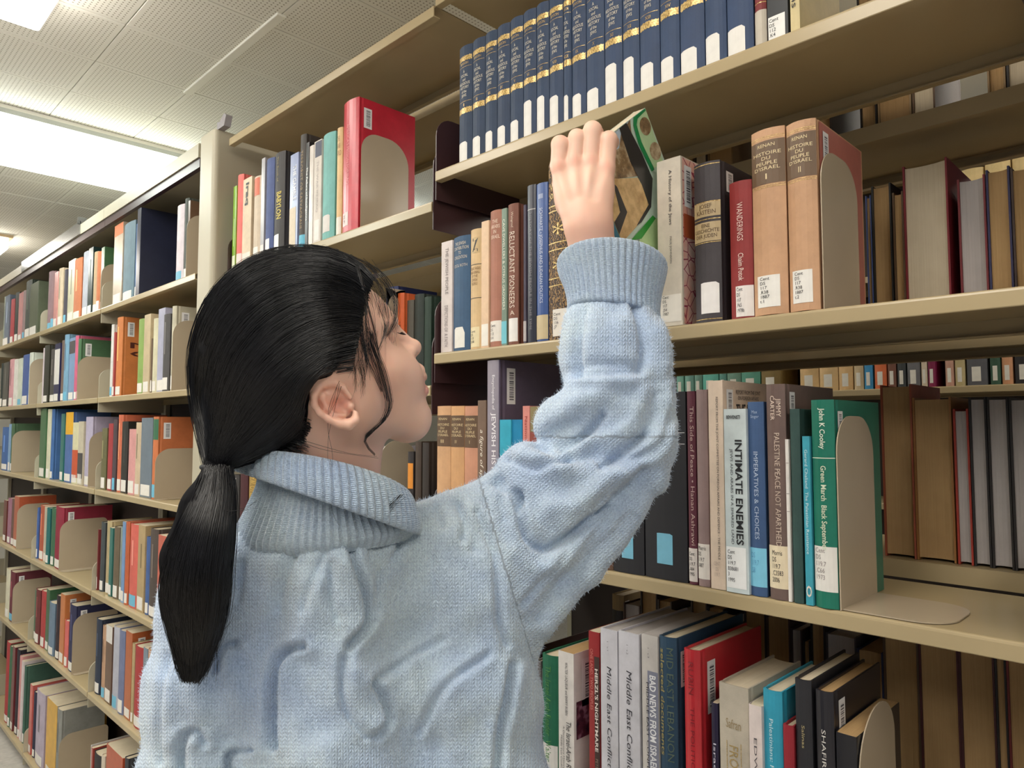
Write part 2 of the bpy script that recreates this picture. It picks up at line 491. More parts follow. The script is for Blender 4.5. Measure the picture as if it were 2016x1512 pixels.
def text(b, s, z0, z1, x0=-0.8, x1=0.8, mode='down', color=WHITEISH, mat=None, shear=0.0, name='title', align='CENTER', bold=0.0, side=False):
    """lettering fitted into a box on the spine: z in metres, x in half widths; mode down reads top to bottom"""
    cu = bpy.data.curves.new(name, 'FONT'); cu.body = s; cu.align_x = align; cu.shear = shear; cu.offset = bold
    cu.resolution_u = 2
    o = bpy.data.objects.new(name, cu); COL.objects.link(o)
    TEXTS.append((o, b, z0, z1, x0, x1, mode, color, mat, name, side))

def flush_texts():
    bpy.context.view_layer.update()
    dg = bpy.context.evaluated_depsgraph_get()
    for o, b, z0, z1, x0, x1, mode, color, mat, name, side in TEXTS:
        me = bpy.data.meshes.new_from_object(o.evaluated_get(dg), depsgraph=dg)
        cu = o.data
        bpy.data.objects.remove(o); bpy.data.curves.remove(cu)
        n = len(me.vertices)
        if n == 0: continue
        co = np.empty(n * 3, np.float32); me.vertices.foreach_get('co', co); co = co.reshape(-1, 3)
        lo, hi = co.min(0), co.max(0)
        q = (co[:, :2] - lo[:2]) / np.maximum(hi[:2] - lo[:2], 1e-6)
        if side:      # x0..x1 are depths in metres on the +x cover
            if mode == 'h': Y = x0 + (x1 - x0) * q[:, 0]; Z = z0 + (z1 - z0) * q[:, 1]
            else: Y = x0 + (x1 - x0) * q[:, 1]; Z = z1 - (z1 - z0) * q[:, 0]
            out = np.stack([np.full(n, b.hw + 0.0012), Y, Z], 1)
        else:
            a0, a1 = x0 * b.hw, x1 * b.hw
            if mode == 'down': X = a0 + (a1 - a0) * q[:, 1]; Z = z1 - (z1 - z0) * q[:, 0]
            elif mode == 'up': X = a1 - (a1 - a0) * q[:, 1]; Z = z0 + (z1 - z0) * q[:, 0]
            else: X = a0 + (a1 - a0) * q[:, 0]; Z = z0 + (z1 - z0) * q[:, 1]
            h = b.hw - 0.0004
            Y = b.o0 - b.bulge * (1 - np.minimum(1, np.abs(X) / h) ** 2) - 0.0008
            out = np.stack([X, Y, Z], 1)
        me.vertices.foreach_set('co', out.astype(np.float32).ravel()); me.update()
        me.materials.clear(); me.materials.append(mat or M['ink'])
        ob = bpy.data.objects.new(name, me); COL.objects.link(ob); ob.parent = b.root
        ob.color = (*lin(color), 1)
    TEXTS.clear()

def callno(b, lines, z0, z1, color=BLACKISH, x0=-0.75, x1=0.2):
    text(b, '\n'.join(lines), z0, z1, x0, x1, 'h', color, name='call_number', align='LEFT')

def base_row(xc, ys, z):
    p = onY(xc, 700, ys); p[2] = z
    d = p - CAM
    return IMH / 2 - FPX * (d @ CU) / (d @ CF)

def pbook(xl, xr, ytop, z, ys, color, D=0.16, H=None, **kw):
    """a book measured in the photograph: spine from column xl to xr on the plane y = ys, top at row ytop"""
    yb = base_row((xl + xr) / 2, ys, z)
    yb -= 0.5 * (yb - ytop if ytop is not None else 250)
    x0 = onY(xl, yb, ys)[0]; x1 = onY(xr, yb, ys)[0]
    if H is None: H = onY((xl + xr) / 2, ytop, ys)[2] - z
    return book(x0, x1, ys, z, H, D, color, **kw)

GR1 = 'books on the bay the woman reaches into'
ORD = ['first', 'second', 'third', 'fourth', 'fifth', 'sixth', 'seventh', 'eighth', 'ninth', 'tenth', 'eleventh', 'twelfth', 'thirteenth', 'fourteenth', 'fifteenth', 'sixteenth', 'seventeenth', 'eighteenth', 'nineteenth', 'twentieth'] + ['number %d' % i for i in range(21, 80)]

# ---- top shelf: the blue set
z = ZR1[0]; YS = 0.913
ed = [902, 928, 953, 976.5, 1002, 1028, 1054, 1079, 1107, 1123.5, 1152, 1188, 1223.5, 1257, 1297, 1336, 1385, 1428, 1481]
HB = onY(903, 98, YS)[2] - z
rom = ['I', 'II', 'III', 'IV', 'V', 'VI', 'VII', 'VIII', 'INDEX', 'IX', 'X', 'XI', 'XII', 'XIII', 'XIV', 'XV', 'XVI', 'XVII']
LABH = [0.036, 0.036, 0.036, 0.036, 0.036, 0.062, 0.060, 0.05, 0.042, 0.036, 0.034, 0.062, 0.060, 0.038, 0.034, 0.034, 0.040, 0.036]
for i, rn in enumerate(rom):
    H = HB * (1.0 if i < 14 else 1.03)
    b = pbook(ed[i], ed[i + 1], None, z, YS, (38 + i // 3, 56 + i // 2, 82 + i), D=0.165, H=H, bulge=0.005)
    k = H / 0.236
    rough_band(b, H - 0.030 * k, H - 0.022 * k); rough_band(b, H - 0.136 * k, H - 0.127 * k)
    text(b, 'BARON', H - 0.039 * k, H - 0.034 * k, -0.55, 0.55, 'h', GOLDISH, M['gold'], name='author')
    band(b, H - 0.0435 * k, H - 0.0428 * k, GOLDISH, -0.9, 0.9, M['gold'], 'gold_rule')
    text(b, 'A\nSOCIAL\nand\nRELIGIOUS\nHISTORY\nof the\nJEWS', H - 0.106 * k, H - 0.050 * k, -0.72, 0.72, 'h', (214, 206, 186))
    band(b, H - 0.1135 * k, H - 0.1128 * k, GOLDISH, -0.9, 0.9, M['gold'], 'gold_rule')
    rw = min(0.6, sum({'I': 0.05}.get(c_, 0.12) for c_ in rn))
    text(b, rn, H - 0.123 * k, H - 0.1175 * k, -rw, rw, 'h', GOLDISH, M['gold'], name='volume_number')
    band(b, 0.003, LABH[i] + 0.006, (226, 222, 216), -0.95, 0.45, clip=0.004)
    tag(b.root, 'dark blue cloth volume with gold bands, %s of the matching set' % ORD[i], 'book', 'matching blue volumes')
b = pbook(1483, 1507, None, z, YS, (120, 40, 42), H=0.22, bulge=0.004)
band(b, 0.0, 0.052, (190, 180, 165), -1, 1); band(b, 0.062, 0.063, (210, 190, 150), -1, 1, M['gold'], 'gold_rule')
tag(b.root, 'dark red book with greyish label just after the blue volumes', 'book', GR1)
b = pbook(1508, 1550, None, z, YS, (44, 46, 50), H=0.235, style='paper', mat=M['matte'])
band(b, 0.004, 0.036, (232, 230, 226), -0.9, 0.72)
callno(b, ['Cent', 'DS', '112', '.K4'], 0.008, 0.033, x0=-0.8, x1=0.1)
tag(b.root, 'black book with white call label beside the cream pamphlet box', 'book', GR1)
b = pbook(1553, 1573, None, z, YS, (206, 188, 140), H=0.23, D=0.14, style='paper', mat=M['matte'])
text(b, 'Institutions', 0.036, 0.13, -0.6, 0.6, 'down', BLACKISH)
tag(b.root, 'cream book ending the top shelf, black lettering on its spine', 'book', GR1)

# ---- second shelf, before the hand
z = ZR1[1]; YS = 0.912
b = pbook(868, 890, 476, z, YS, (212, 200, 196), style='paper', mat=M['matte'])
text(b, 'THE JEWISH PEOPLE', b.H * 0.52, b.H * 0.94, -0.35, 0.35, 'down', (130, 118, 118))
text(b, 'DEPICTIONS OF A FAITH', b.H * 0.05, b.H * 0.42, -0.3, 0.3, 'down', (150, 138, 138))
tag(b.root, 'thin white book beside the dark bracket, pale lettering down its spine', 'book', GR1)
b = pbook(890, 923.5, 466, z, YS, (52, 84, 116))
text(b, 'THE JEWISH\nCONTRIBUTION\nTO\nCIVILIZATION', b.H * 0.80, b.H * 0.95, -0.85, 0.85, 'h', (206, 196, 180))
text(b, 'CECIL ROTH', b.H * 0.73, b.H * 0.755, -0.75, 0.75, 'h', (200, 190, 176), name='author')
band(b, 0.006, 0.046, (226, 222, 214), -0.72, 0.55, clip=0.012)
tag(b.root, 'medium blue cloth book with clipped white label and pale lettering near its top', 'book', GR1)
b = pbook(924, 946.5, 452, z, YS, (214, 182, 136))
band(b, b.H * 0.70, b.H * 0.705, BLACKISH, -1, 1, M['ink'], 'rule'); band(b, b.H * 0.42, b.H * 0.425, BLACKISH, -1, 1, M['ink'], 'rule')
band(b, b.H * 0.80, b.H * 0.93, (198, 170, 124), -0.6, 0.8, name='emblem_panel')
text(b, 'Z', b.H * 0.81, b.H * 0.92, -0.35, 0.55, 'h', BLACKISH, name='emblem', bold=0.03)
text(b, 'GREAT AGES\nAND IDEAS\nOF THE\nJEWISH\nPEOPLE', b.H * 0.53, b.H * 0.68, -0.85, 0.85, 'h', (120, 84, 40))
band(b, 0.004, 0.042, (228, 212, 172), -0.9, 0.75); callno(b, ['Cent', 'DS', '113', '.S38'], 0.012, 0.036)
tag(b.root, 'buff book with black emblem near its top and two black rules', 'book', GR1)
b = pbook(947, 962, 436, z, YS, (226, 192, 158), style='paper', mat=M['matte'])
band(b, 0.004, 0.045, (232, 226, 216), -0.9, 0.9)
tag(b.root, 'narrow plain peach book next to the rosy brown one', 'book', GR1)
b = pbook(962.5, 987, 415, z, YS, (168, 112, 92))
text(b, 'THE\nARABS\nIN\nISRAEL', b.H * 0.79, b.H * 0.93, -0.6, 0.75, 'h', (230, 208, 186))
band(b, 0.010, 0.048, (230, 222, 212), -0.9, 0.9); callno(b, ['Cent', 'DS', '113', '.K4'], 0.014, 0.042)
tag(b.root, 'rosy brown book with four pale lines of lettering at top', 'book', GR1)
b = pbook(987, 997.5, 411, z, YS, (120, 140, 124), style='paper', mat=M['matte'])
text(b, 'CAVE DWELLERS & CITRUS GROWERS', b.H * 0.26, b.H * 0.92, -0.45, 0.45, 'down', (222, 222, 206))
band(b, 0.004, 0.045, (112, 190, 204), -1, 1)
tag(b.root, 'very thin grey-green book with a turquoise label', 'book', GR1)
b = pbook(998, 1019, 402, z, YS, (124, 76, 60), D=0.15)
text(b, 'RELUCTANT PIONEERS', b.H * 0.26, b.H * 0.80, -0.45, 0.5, 'down', (226, 206, 190))
text(b, 'A', b.H * 0.21, b.H * 0.24, -0.3, 0.5, 'h', (226, 206, 190), name='author')
text(b, 'Weingrod', b.H * 0.83, b.H * 0.94, -0.2, 0.3, 'down', (220, 196, 176), shear=0.2, name='author')
band(b, 0.006, 0.048, (230, 226, 222), -0.7, 0.9)
tag(b.root, 'reddish brown book with long pale capital lettering down its spine', 'book', GR1)
b = pbook(1030, 1036, 404, z, YS + 0.002, (70, 62, 80))
band(b, 0.004, 0.04, (180, 172, 172), -1, 1)
tag(b.root, 'slim plum grey book squeezed before the dark navy one', 'book', GR1)
b = pbook(1036, 1054, 365, z, YS, (42, 44, 58), mat=M['gloss'])
band(b, b.H * 0.84, b.H * 0.846, (180, 176, 176), -0.9, 0.9, M['ink'], 'rule')
text(b, 'HISTORY OF THE JEWISH PEOPLE IN THE TIME', b.H * 0.08, b.H * 0.82, -0.3, 0.3, 'down', (120, 116, 124))
tag(b.root, 'tall dark navy book with one pale rule near its top', 'book', GR1)
b = pbook(1054, 1077, 361, z, YS, (58, 86, 146), mat=M['gloss'])
text(b, 'SCHWARTZ • JOSEPHUS AND JUDAEAN POLITICS', b.H * 0.24, b.H * 0.84, -0.28, 0.34, 'down', (196, 204, 226))
band(b, 0.004, 0.046, (196, 178, 142), -1, 1)
band(b, b.H * 0.90, b.H * 0.93, (150, 160, 190), -0.4, 0.4, name='publisher_mark')
tag(b.root, 'bright blue book with white lettering and a tan label', 'book', GR1)
n = N('ornate_binding')
w_ = n.n('ShaderNodeTexWave'); w_.inputs['Scale'].default_value = 42; w_.inputs['Distortion'].default_value = 14; w_.inputs['Detail'].default_value = 3; w_.inputs['Detail Scale'].default_value = 2.2
n.l(n.obj(), w_.inputs['Vector'])
n.set(Base_Color=n.ramp(w_.outputs['Fac'], [(0.35, lin((58, 40, 30))), (0.62, lin((92, 66, 44))), (0.85, lin((150, 116, 70)))]), Roughness=0.5); n.bump(w_.outputs['Fac'], 0.5, 0.002)
M['ornate'] = n.m
b = pbook(1078, 1122, 318, z, YS, (80, 60, 44), mat=M['ornate'], bulge=0.004)
text(b, 'WORKS', b.H * 0.845, b.H * 0.885, -0.75, 0.6, 'h', (206, 176, 120), M['gold']); text(b, 'JOSEPHUS', b.H * 0.785, b.H * 0.825, -0.85, 0.8, 'h', (206, 176, 120), M['gold'])
for t in (0.30, 0.34, 0.50, 0.54, 0.72, 0.75):
    band(b, b.H * t, b.H * t + 0.0018, (200, 170, 110), -1, 1, M['gold'], 'gold_rule')
for t in (0.42, 0.62):
    text(b, '*', b.H * (t - 0.035), b.H * (t + 0.035), -0.5, 0.5, 'h', (206, 176, 120), M['gold'], name='ornament')
band(b, 0.006, 0.052, (222, 214, 204), -0.55, 0.9); callno(b, ['Cent', 'DS', '116', '.J7'], 0.018, 0.046, x0=-0.45, x1=0.2)
tag(b.root, 'ornate dark brown book with gilt scrollwork behind the wrist', 'book', GR1)

# ---- second shelf, after the hand
n = N('map_print')
v_ = n.n('ShaderNodeTexVoronoi', feature='DISTANCE_TO_EDGE'); v_.inputs['Scale'].default_value = 55; n.l(n.obj(), v_.inputs['Vector'])
f_ = n.noise(30, 4, n.obj())
n.set(Base_Color=n.mix(n.math('LESS_THAN', v_.outputs['Distance'], 0.035), n.ramp(f_, [(0.35, lin((226, 160, 140))), (0.6, lin((226, 196, 186)))]), lin((150, 40, 70))), Roughness=0.35)
M['map'] = n.m
b = pbook(1294, 1342, 313, z, 0.905, (216, 206, 190), style='paper', D=0.155, mat=M['matte'])
text(b, 'A History of the Jews', b.H * 0.60, b.H * 0.93, -0.05, 0.28, 'down', (70, 66, 70))
text(b, 'PAUL JOHNSON', b.H * 0.37, b.H * 0.53, 0.0, 0.22, 'down', (100, 96, 98), name='author')
band(b, 0.006, 0.046, (232, 226, 216), -0.85, 0.92); callno(b, ['Cent', 'DS', '117', '.J54', '1987'], 0.016, 0.045, x0=-0.6, x1=-0.1)
side_patch(b, 0.004, 0.152, 0.002, b.H - 0.002, mat=M['map'], name='cover_print')
side_patch(b, 0.006, 0.05, b.H * 0.52, b.H * 0.66, (176, 84, 50), name='cover_panel', lift=0.0008)
o = barcode(b, 0.008, 0.062, 0.020); o.location.x += 0.0006
tag(b.root, 'thick cream paperback with dark serif title beside the held book', 'book', GR1)
b = pbook(1365, 1418, 320, z, 0.908, (58, 52, 56), D=0.15)
for za, zb in ((0.655, 0.745), (0.50, 0.62)):
    band(b, b.H * za, b.H * zb, (176, 154, 116), -1, 1, name='title_panel')
for t in (0.985, 0.75, 0.64, 0.495, 0.02): band(b, b.H * t - 0.001, b.H * t, (190, 160, 100), -1, 1, M['gold'], 'gold_rule')
text(b, 'JOSEF\nKASTEIN', b.H * 0.67, b.H * 0.735, -0.7, 0.7, 'h', (90, 66, 44), name='author'); text(b, 'EINE\nGESCHICHTE\nDER JUDEN', b.H * 0.515, b.H * 0.61, -0.9, 0.9, 'h', (90, 66, 44))
band(b, 0.012, 0.056, (226, 222, 220), -0.45, 0.85, clip=0.003); barcode(b, 0.02, 0.03, 0.02, b.H - 0.012)
tag(b.root, 'charcoal book with two tan title panels on its spine', 'book', GR1)
b = pbook(1435, 1481, 357, z, 0.908, (140, 40, 40), style='hard', D=0.15)
text(b, 'WANDERINGS', b.H * 0.56, b.H * 0.84, -0.2, 0.3, 'down', (230, 196, 186)); text(b, 'Chaim Potok', b.H * 0.27, b.H * 0.47, -0.15, 0.3, 'down', (236, 210, 200), name='author')
band(b, 0.002, 0.044, (226, 218, 214), -0.45, 1.0); callno(b, ['Cent', 'DS', '117', '.P65', '1978b'], 0.008, 0.042, x0=-0.35, x1=0.3)
tag(b.root, 'dark red book with white title reading down, lower than its neighbours', 'book', GR1)
for i, (xl, xr, yt, vol) in enumerate(((1479, 1547, 254, 'I'), (1548.5, 1609, 238, 'II'))):
    b = pbook(xl, xr, yt, z, 0.905, (200, 156, 120), D=0.165, bulge=0.007)
    band(b, b.H * 0.70, b.H * 0.935, (104, 80, 58), -1, 1, name='title_panel')
    for t in (0.945, 0.955, 0.69, 0.68): band(b, b.H * t, b.H * t + 0.0007, (206, 178, 120), -1, 1, M['gold'], 'gold_rule')
    text(b, 'RENAN', b.H * 0.90, b.H * 0.918, -0.5, 0.5, 'h', (226, 206, 160), name='author')
    text(b, 'HISTOIRE\nDU\nPEUPLE\nD\'ISRAEL', b.H * 0.775, b.H * 0.875, -0.8, 0.8, 'h', (230, 210, 166))
    text(b, vol, b.H * 0.725, b.H * 0.755, -0.04 * len(vol), 0.04 * len(vol), 'h', (230, 210, 166), name='volume_number')
    band(b, 0.010, 0.052, (232, 228, 222), -0.72, 0.62); callno(b, ['Cent', 'DS', '117', '.R38', '1887', 't.' + str(i + 1)], 0.016, 0.050, x0=-0.55, x1=0.05)
    if i == 1:
        side_patch(b, 0.012, 0.16, 0.002, b.H - 0.002, (176, 104, 92), name='cover_paper'); o = barcode(b, 0.022, 0.05, 0.018); o.location.x += 0.0008
    tag(b.root, ('tan cloth volume with brown title panel beside the dark red book', 'tan cloth volume with brown title panel and rosy side against the bookend')[i], 'book', GR1)

# ---- bookends
def bookend(x, y0, z, H, D, label, base=0.085, mat='bookend', r0=0.045, r1=0.05, dirx=1, color=None, group=None, tongue=True):
    r = empty('bookend', (x, y0, z + 0.0005))
    prof = [(0, 0), (0, H - r0)]
    prof += [(r0 - r0 * math.cos(a), H - r0 + r0 * math.sin(a)) for a in [k / 8 * math.pi / 2 for k in range(1, 9)]]
    prof += [(D - r1 + r1 * math.sin(a), H - r1 + r1 * math.cos(a)) for a in [k / 8 * math.pi / 2 for k in range(0, 9)]]
    prof += [(D, 0)]
    m = MB(); m.prism(prof, 'x', 0.0, 0.0014); m.build('plate', M[mat], r)
    if tongue:
        rr = min(0.04, base * 0.6)
        pb = [(0, 0.004)] + [(dirx * (base - rr + rr * math.sin(a)), 0.004 + rr - rr * math.cos(a)) for a in [k / 8 * math.pi / 2 for k in range(9)]]
        pb += [(dirx * (base - rr + rr * math.cos(a)), D - rr + rr * math.sin(a)) for a in [k / 8 * math.pi / 2 for k in range(9)]] + [(0, D)]
        m = MB(); m.prism(pb, 'z', 0.0003, 0.0017); m.build('base_plate', M[mat], r)
    tag(r, label, 'bookend', group or 'steel bookends')
    return r
bookend(b.root.location.x + b.hw + 0.0022, 0.912, ZR1[1], onY(1606, 288, 0.912)[2] - ZR1[1] , 0.125, 'grey beige steel bookend holding the tan volumes on the middle shelf', base=0.05)

# ---- third shelf
z = ZR1[2]; YS = 0.906
for i, (xl, xr, vol) in enumerate(((858, 885, 'III'), (885, 912, 'IV'), (912, 939, 'V'))):
    b = pbook(xl, xr, 800, z, YS, [(206, 160, 118), (210, 160, 112), (196, 140, 112)][i], D=0.165, bulge=0.004)
    band(b, b.H * 0.70, b.H * 0.93, (98, 74, 54), -1, 1, name='title_panel')
    text(b, 'RENAN', b.H * 0.895, b.H * 0.912, -0.6, 0.6, 'h', (220, 196, 150), name='author')
    text(b, 'HISTOIRE\nDU\nPEUPLE\nD\'ISRAEL', b.H * 0.775, b.H * 0.87, -0.85, 0.85, 'h', (224, 200, 156))
    text(b, vol, b.H * 0.725, b.H * 0.75, -0.07 * len(vol), 0.07 * len(vol), 'h', (224, 200, 156), name='volume_number')
    tag(b.root, ('tan volume nearest the dark bracket, %s of three alike', 'tan volume, middle one of three alike near the chin', 'rosier tan volume beside the brown paperback')[i].replace('%s', 'first').replace('nearest', 'touching'), 'book', GR1)
b = pbook(939.5, 956.5, 789, z, YS, (116, 92, 76), style='paper', mat=M['matte'])
text(b, 'a figure of speech', b.H * 0.36, b.H * 0.80, -0.5, 0.5, 'down', (232, 222, 206), shear=0.25); text(b, 'a mitchell', b.H * 0.14, b.H * 0.30, -0.25, 0.3, 'down', (206, 192, 176), shear=0.2, name='author')
tag(b.root, 'brown paperback with white script lettering beside the purple encyclopedia', 'book', GR1)
b = pbook(957, 982, 710, z, YS, (96, 86, 106), D=0.215, bulge=0.003, mat=M['gloss'])
band(b, 0.0, b.H, (146, 138, 150), -0.9, 0.9, name='spine_print')
text(b, 'Encyclopedia of', b.H * 0.735, b.H * 0.92, -0.1, 0.4, 'down', (236, 232, 236)); text(b, 'JEWISH HISTORY', b.H * 0.30, b.H * 0.72, -0.25, 0.55, 'down', (236, 232, 236), bold=0.01)
barcode(b, 0.02, 0.066, 0.022, b.H - 0.014)
tag(b.root, 'tall purple encyclopedia with barcode on its wide cover', 'book', GR1)
b = pbook(983, 1006, 827, z, YS - 0.003, (62, 168, 194), style='paper', D=0.13)
tag(b.root, 'turquoise paperback beside the purple encyclopedia', 'book', GR1)
b = pbook(1006.5, 1028, 827, z, YS, (38, 132, 176), style='paper', D=0.13); barcode(b, 0.004, 0.04, 0.016)
tag(b.root, 'deeper blue paperback between the turquoise and salmon books', 'book', GR1)
b = pbook(1028.5, 1043, 800, z, YS, (214, 140, 130), style='paper', D=0.15)
text(b, 'National Liberation', b.H * 0.5, b.H * 0.93, -0.3, 0.4, 'down', (170, 60, 56))
tag(b.root, 'salmon pink paperback with red lettering above the sleeve', 'book', GR1)
b = pbook(1043.5, 1077, 801, z, YS, (150, 78, 66), style='paper', D=0.14)
band(b, b.H * 0.83, b.H, (132, 118, 78), -1, 1, name='top_print'); band(b, b.H * 0.72, b.H * 0.76, (206, 170, 150), -0.7, 0.9, name='title_panel')
tag(b.root, 'brick red paperback with olive top partly behind the raised sleeve', 'book', GR1)
b = pbook(1080, 1106, 783, z, YS, (226, 224, 228), style='paper', D=0.15)
for k in range(3): text(b, '^', b.H * (0.90 - 0.03 * k), b.H * (0.97 - 0.03 * k), -0.8, 0.8, 'h', BLACKISH, name='chevron')
tag(b.root, 'white paperback with black chevron lines peeking over the sleeve', 'book', GR1)
for xl, xr, yt, lb in ((1112, 1150, 790, 'grey'), (1152, 1204, 780, 'brown')):
    b = pbook(xl, xr, yt, z, YS, (96, 92, 96) if lb == 'grey' else (104, 76, 60))
    tag(b.root, 'plain %s book hidden behind the raised elbow' % lb, 'book', GR1)
for i, (xl, xr) in enumerate(((1205, 1266), (1267.5, 1351))):
    b = pbook(xl, xr, 773, z, YS, (34, 33, 38), D=0.16, bulge=0.002, mat=M['matte'])
    band(b, 0.022, 0.066, (122, 186, 212), -0.4, 0.35, clip=0.002)
    if i == 1:
        for t in (0.72, 0.78): band(b, b.H * t, b.H * t + 0.001, (206, 206, 206), -0.9, 0.95, M['ink'], 'rule')
    tag(b.root, ('black binder with pale blue label, half behind the sleeve', 'wide black binder with pale blue label and two white rules')[i], 'book', GR1)
b = pbook(1353, 1370, 771, z, YS - 0.001, (96, 40, 56), D=0.15)
text(b, 'This Side of Peace • Hanan Ashrawi', b.H * 0.20, b.H * 0.92, -0.1, 0.7, 'down', (196, 166, 160))
band(b, 0.004, 0.05, (222, 212, 206), -1, 1); callno(b, ['Cent', 'DS', '119.7', '.A84', '1995'], 0.012, 0.045, x0=-0.8, x1=0.6)
tag(b.root, 'maroon book with pale lettering just after the black binders', 'book', GR1)
b = pbook(1371, 1394, 768, z, YS - 0.002, (150, 126, 124), D=0.15)
band(b, 0.010, 0.058, (226, 218, 210), -1, 1); callno(b, ['Morris', 'DS', '119.7', '.AB7'], 0.026, 0.055, x0=-0.9, x1=0.5)
tag(b.root, 'mauve grey cloth book with typed label beside the cream report', 'book', GR1)
b = pbook(1396, 1426, 750, z, YS - 0.003, (222, 200, 180), style='paper', D=0.165, mat=M['matte'])
text(b, 'REPORT FROM THE JOINT COMMITTEE ON FOREIGN AFFAIRS AND DEFENCE - THE MIDDLE', b.H * 0.14, b.H * 0.92, 0.0, 0.36, 'down', (66, 54, 54))
text(b, 'CENT\nDS\n119.7', b.H * 0.06, b.H * 0.13, -0.5, 0.3, 'h', (176, 160, 150), name='call_number')
barcode(b, 0.010, 0.04, 0.018)
text(b, 'REPORT FROM THE JOINT\nON FOREIGN AFFAIRS', b.H - 0.026, b.H - 0.012, 0.036, 0.11, 'h', BLACKISH, side=True, name='cover_title'); text(b, 'THE MIDDLE', b.H - 0.046, b.H - 0.032, 0.036, 0.12, 'h', BLACKISH, side=True, name='cover_title', bold=0.02)
tag(b.root, 'cream report with small black capitals running down, barcode on cover', 'book', GR1)
b = pbook(1426.5, 1472, 806, z, YS - 0.006, (204, 214, 216), style='paper', D=0.15)
text(b, 'INTIMATE ENEMIES', b.H * 0.26, b.H * 0.83, 0.0, 0.62, 'down', (28, 28, 32), bold=0.02); text(b, 'JEWS AND ARABS IN A SHARED LAND', b.H * 0.26, b.H * 0.78, -0.5, -0.2, 'down', (60, 62, 68))
text(b, 'BENVENISTI', b.H * 0.945, b.H * 0.965, -0.7, 0.5, 'h', (30, 30, 34), name='author', bold=0.02)
band(b, 0.006, 0.060, (236, 236, 236), -0.95, 0.8); callno(b, ['Cent', 'DS', '119.7', 'B38681', '3', '1995'], 0.014, 0.056, x0=-0.8, x1=0.1)
tag(b.root, 'white laminated paperback with large bold black title reading down', 'book', GR1)
b = pbook(1473, 1506, 792, z, YS - 0.003, (58, 86, 128), D=0.15)
text(b, 'IMPERATIVES & CHOICES', b.H * 0.29, b.H * 0.74, -0.2, 0.3, 'down', (176, 190, 212)); text(b, 'Max\nSinger', b.H * 0.91, b.H * 0.955, -0.5, 0.5, 'h', (160, 176, 204), name='author')
band(b, 0.012, 0.062, (126, 196, 224), -1, 1); callno(b, ['DS', '119.7', '.S8'], 0.030, 0.056, (90, 150, 190))
tag(b.root, 'steel blue cloth book with sky blue label', 'book', GR1)
b = pbook(1510, 1549, 757, z, YS - 0.003, (112, 92, 86), D=0.16, mat=M['gloss'])
text(b, 'JIMMY\nCARTER', b.H * 0.83, b.H * 0.945, -0.45, 0.6, 'down', (226, 206, 190), name='author'); text(b, 'PALESTINE PEACE NOT APARTHEID', b.H * 0.245, b.H * 0.77, -0.1, 0.42, 'down', (196, 176, 160))
band(b, 0.014, 0.068, (222, 206, 176), -1, 1); callno(b, ['Morris', 'DS', '119.7', '.C3583', '2006'], 0.022, 0.062, x0=-0.6, x1=0.5)
barcode(b, 0.014, 0.042, 0.016, b.H - 0.010)
tag(b.root, 'brown grey glossy book with tan title, tallest beside the green ones', 'book', GR1)
b = pbook(1548, 1556, 866, z, YS - 0.004, (226, 220, 214), style='paper', D=0.12)
for t in (0.55, 0.66, 0.85): band(b, b.H * t, b.H * t + 0.001, (170, 160, 156), -0.9, 0.9, M['ink'], 'rule')
tag(b.root, 'very thin white booklet before the dark green book', 'book', GR1)
b = pbook(1557, 1578, 806, z, YS - 0.004, (44, 72, 68), D=0.16)
tag(b.root, 'plain dark green book between white booklet and turquoise booklet', 'book', GR1)
b = pbook(1582, 1598, 860, z, YS - 0.005, (68, 160, 180), style='paper', D=0.13)
text(b, 'Gerard Chaliand  The Palestinian Resistance', b.H * 0.30, b.H * 0.92, -0.35, 0.4, 'down', (206, 230, 234)); text(b, 'O', 0.010, 0.024, -0.7, 0.7, 'h', (222, 214, 200), name='publisher_mark', bold=0.02)
tag(b.root, 'thin turquoise booklet leaning on the bright green book', 'book', GR1)
b = pbook(1599, 1646, 788, z, YS - 0.005, (36, 116, 96), D=0.16, mat=M['gloss'])
text(b, 'John K Cooley', b.H * 0.76, b.H * 0.96, -0.32, 0.28, 'down', (216, 222, 206), name='author', bold=0.015); text(b, 'Green March  Black September', b.H * 0.275, b.H * 0.68, -0.32, 0.28, 'down', (206, 214, 190), bold=0.015)
band(b, b.H * 0.715, b.H * 0.719, (206, 216, 196), -1, 1, M['ink'], 'rule')
band(b, 0.020, 0.074, (226, 222, 216), -1, 0.95); callno(b, ['Cent', 'DS', '119.7', '.C66', '1973'], 0.034, 0.072, (150, 140, 140), x0=-0.85, x1=0.1); barcode(b, 0.012, 0.034, 0.016, b.H - 0.014)
tag(b.root, 'bright green book with white lettering held by the tall bookend', 'book', GR1)
xe = b.root.location.x + b.hw + 0.0014
bookend(xe, 0.902, z, onY(1641, 819, 0.902)[2] - z, 0.125, 'tall grey beige bookend with rounded base beside the bright green book', base=0.115)

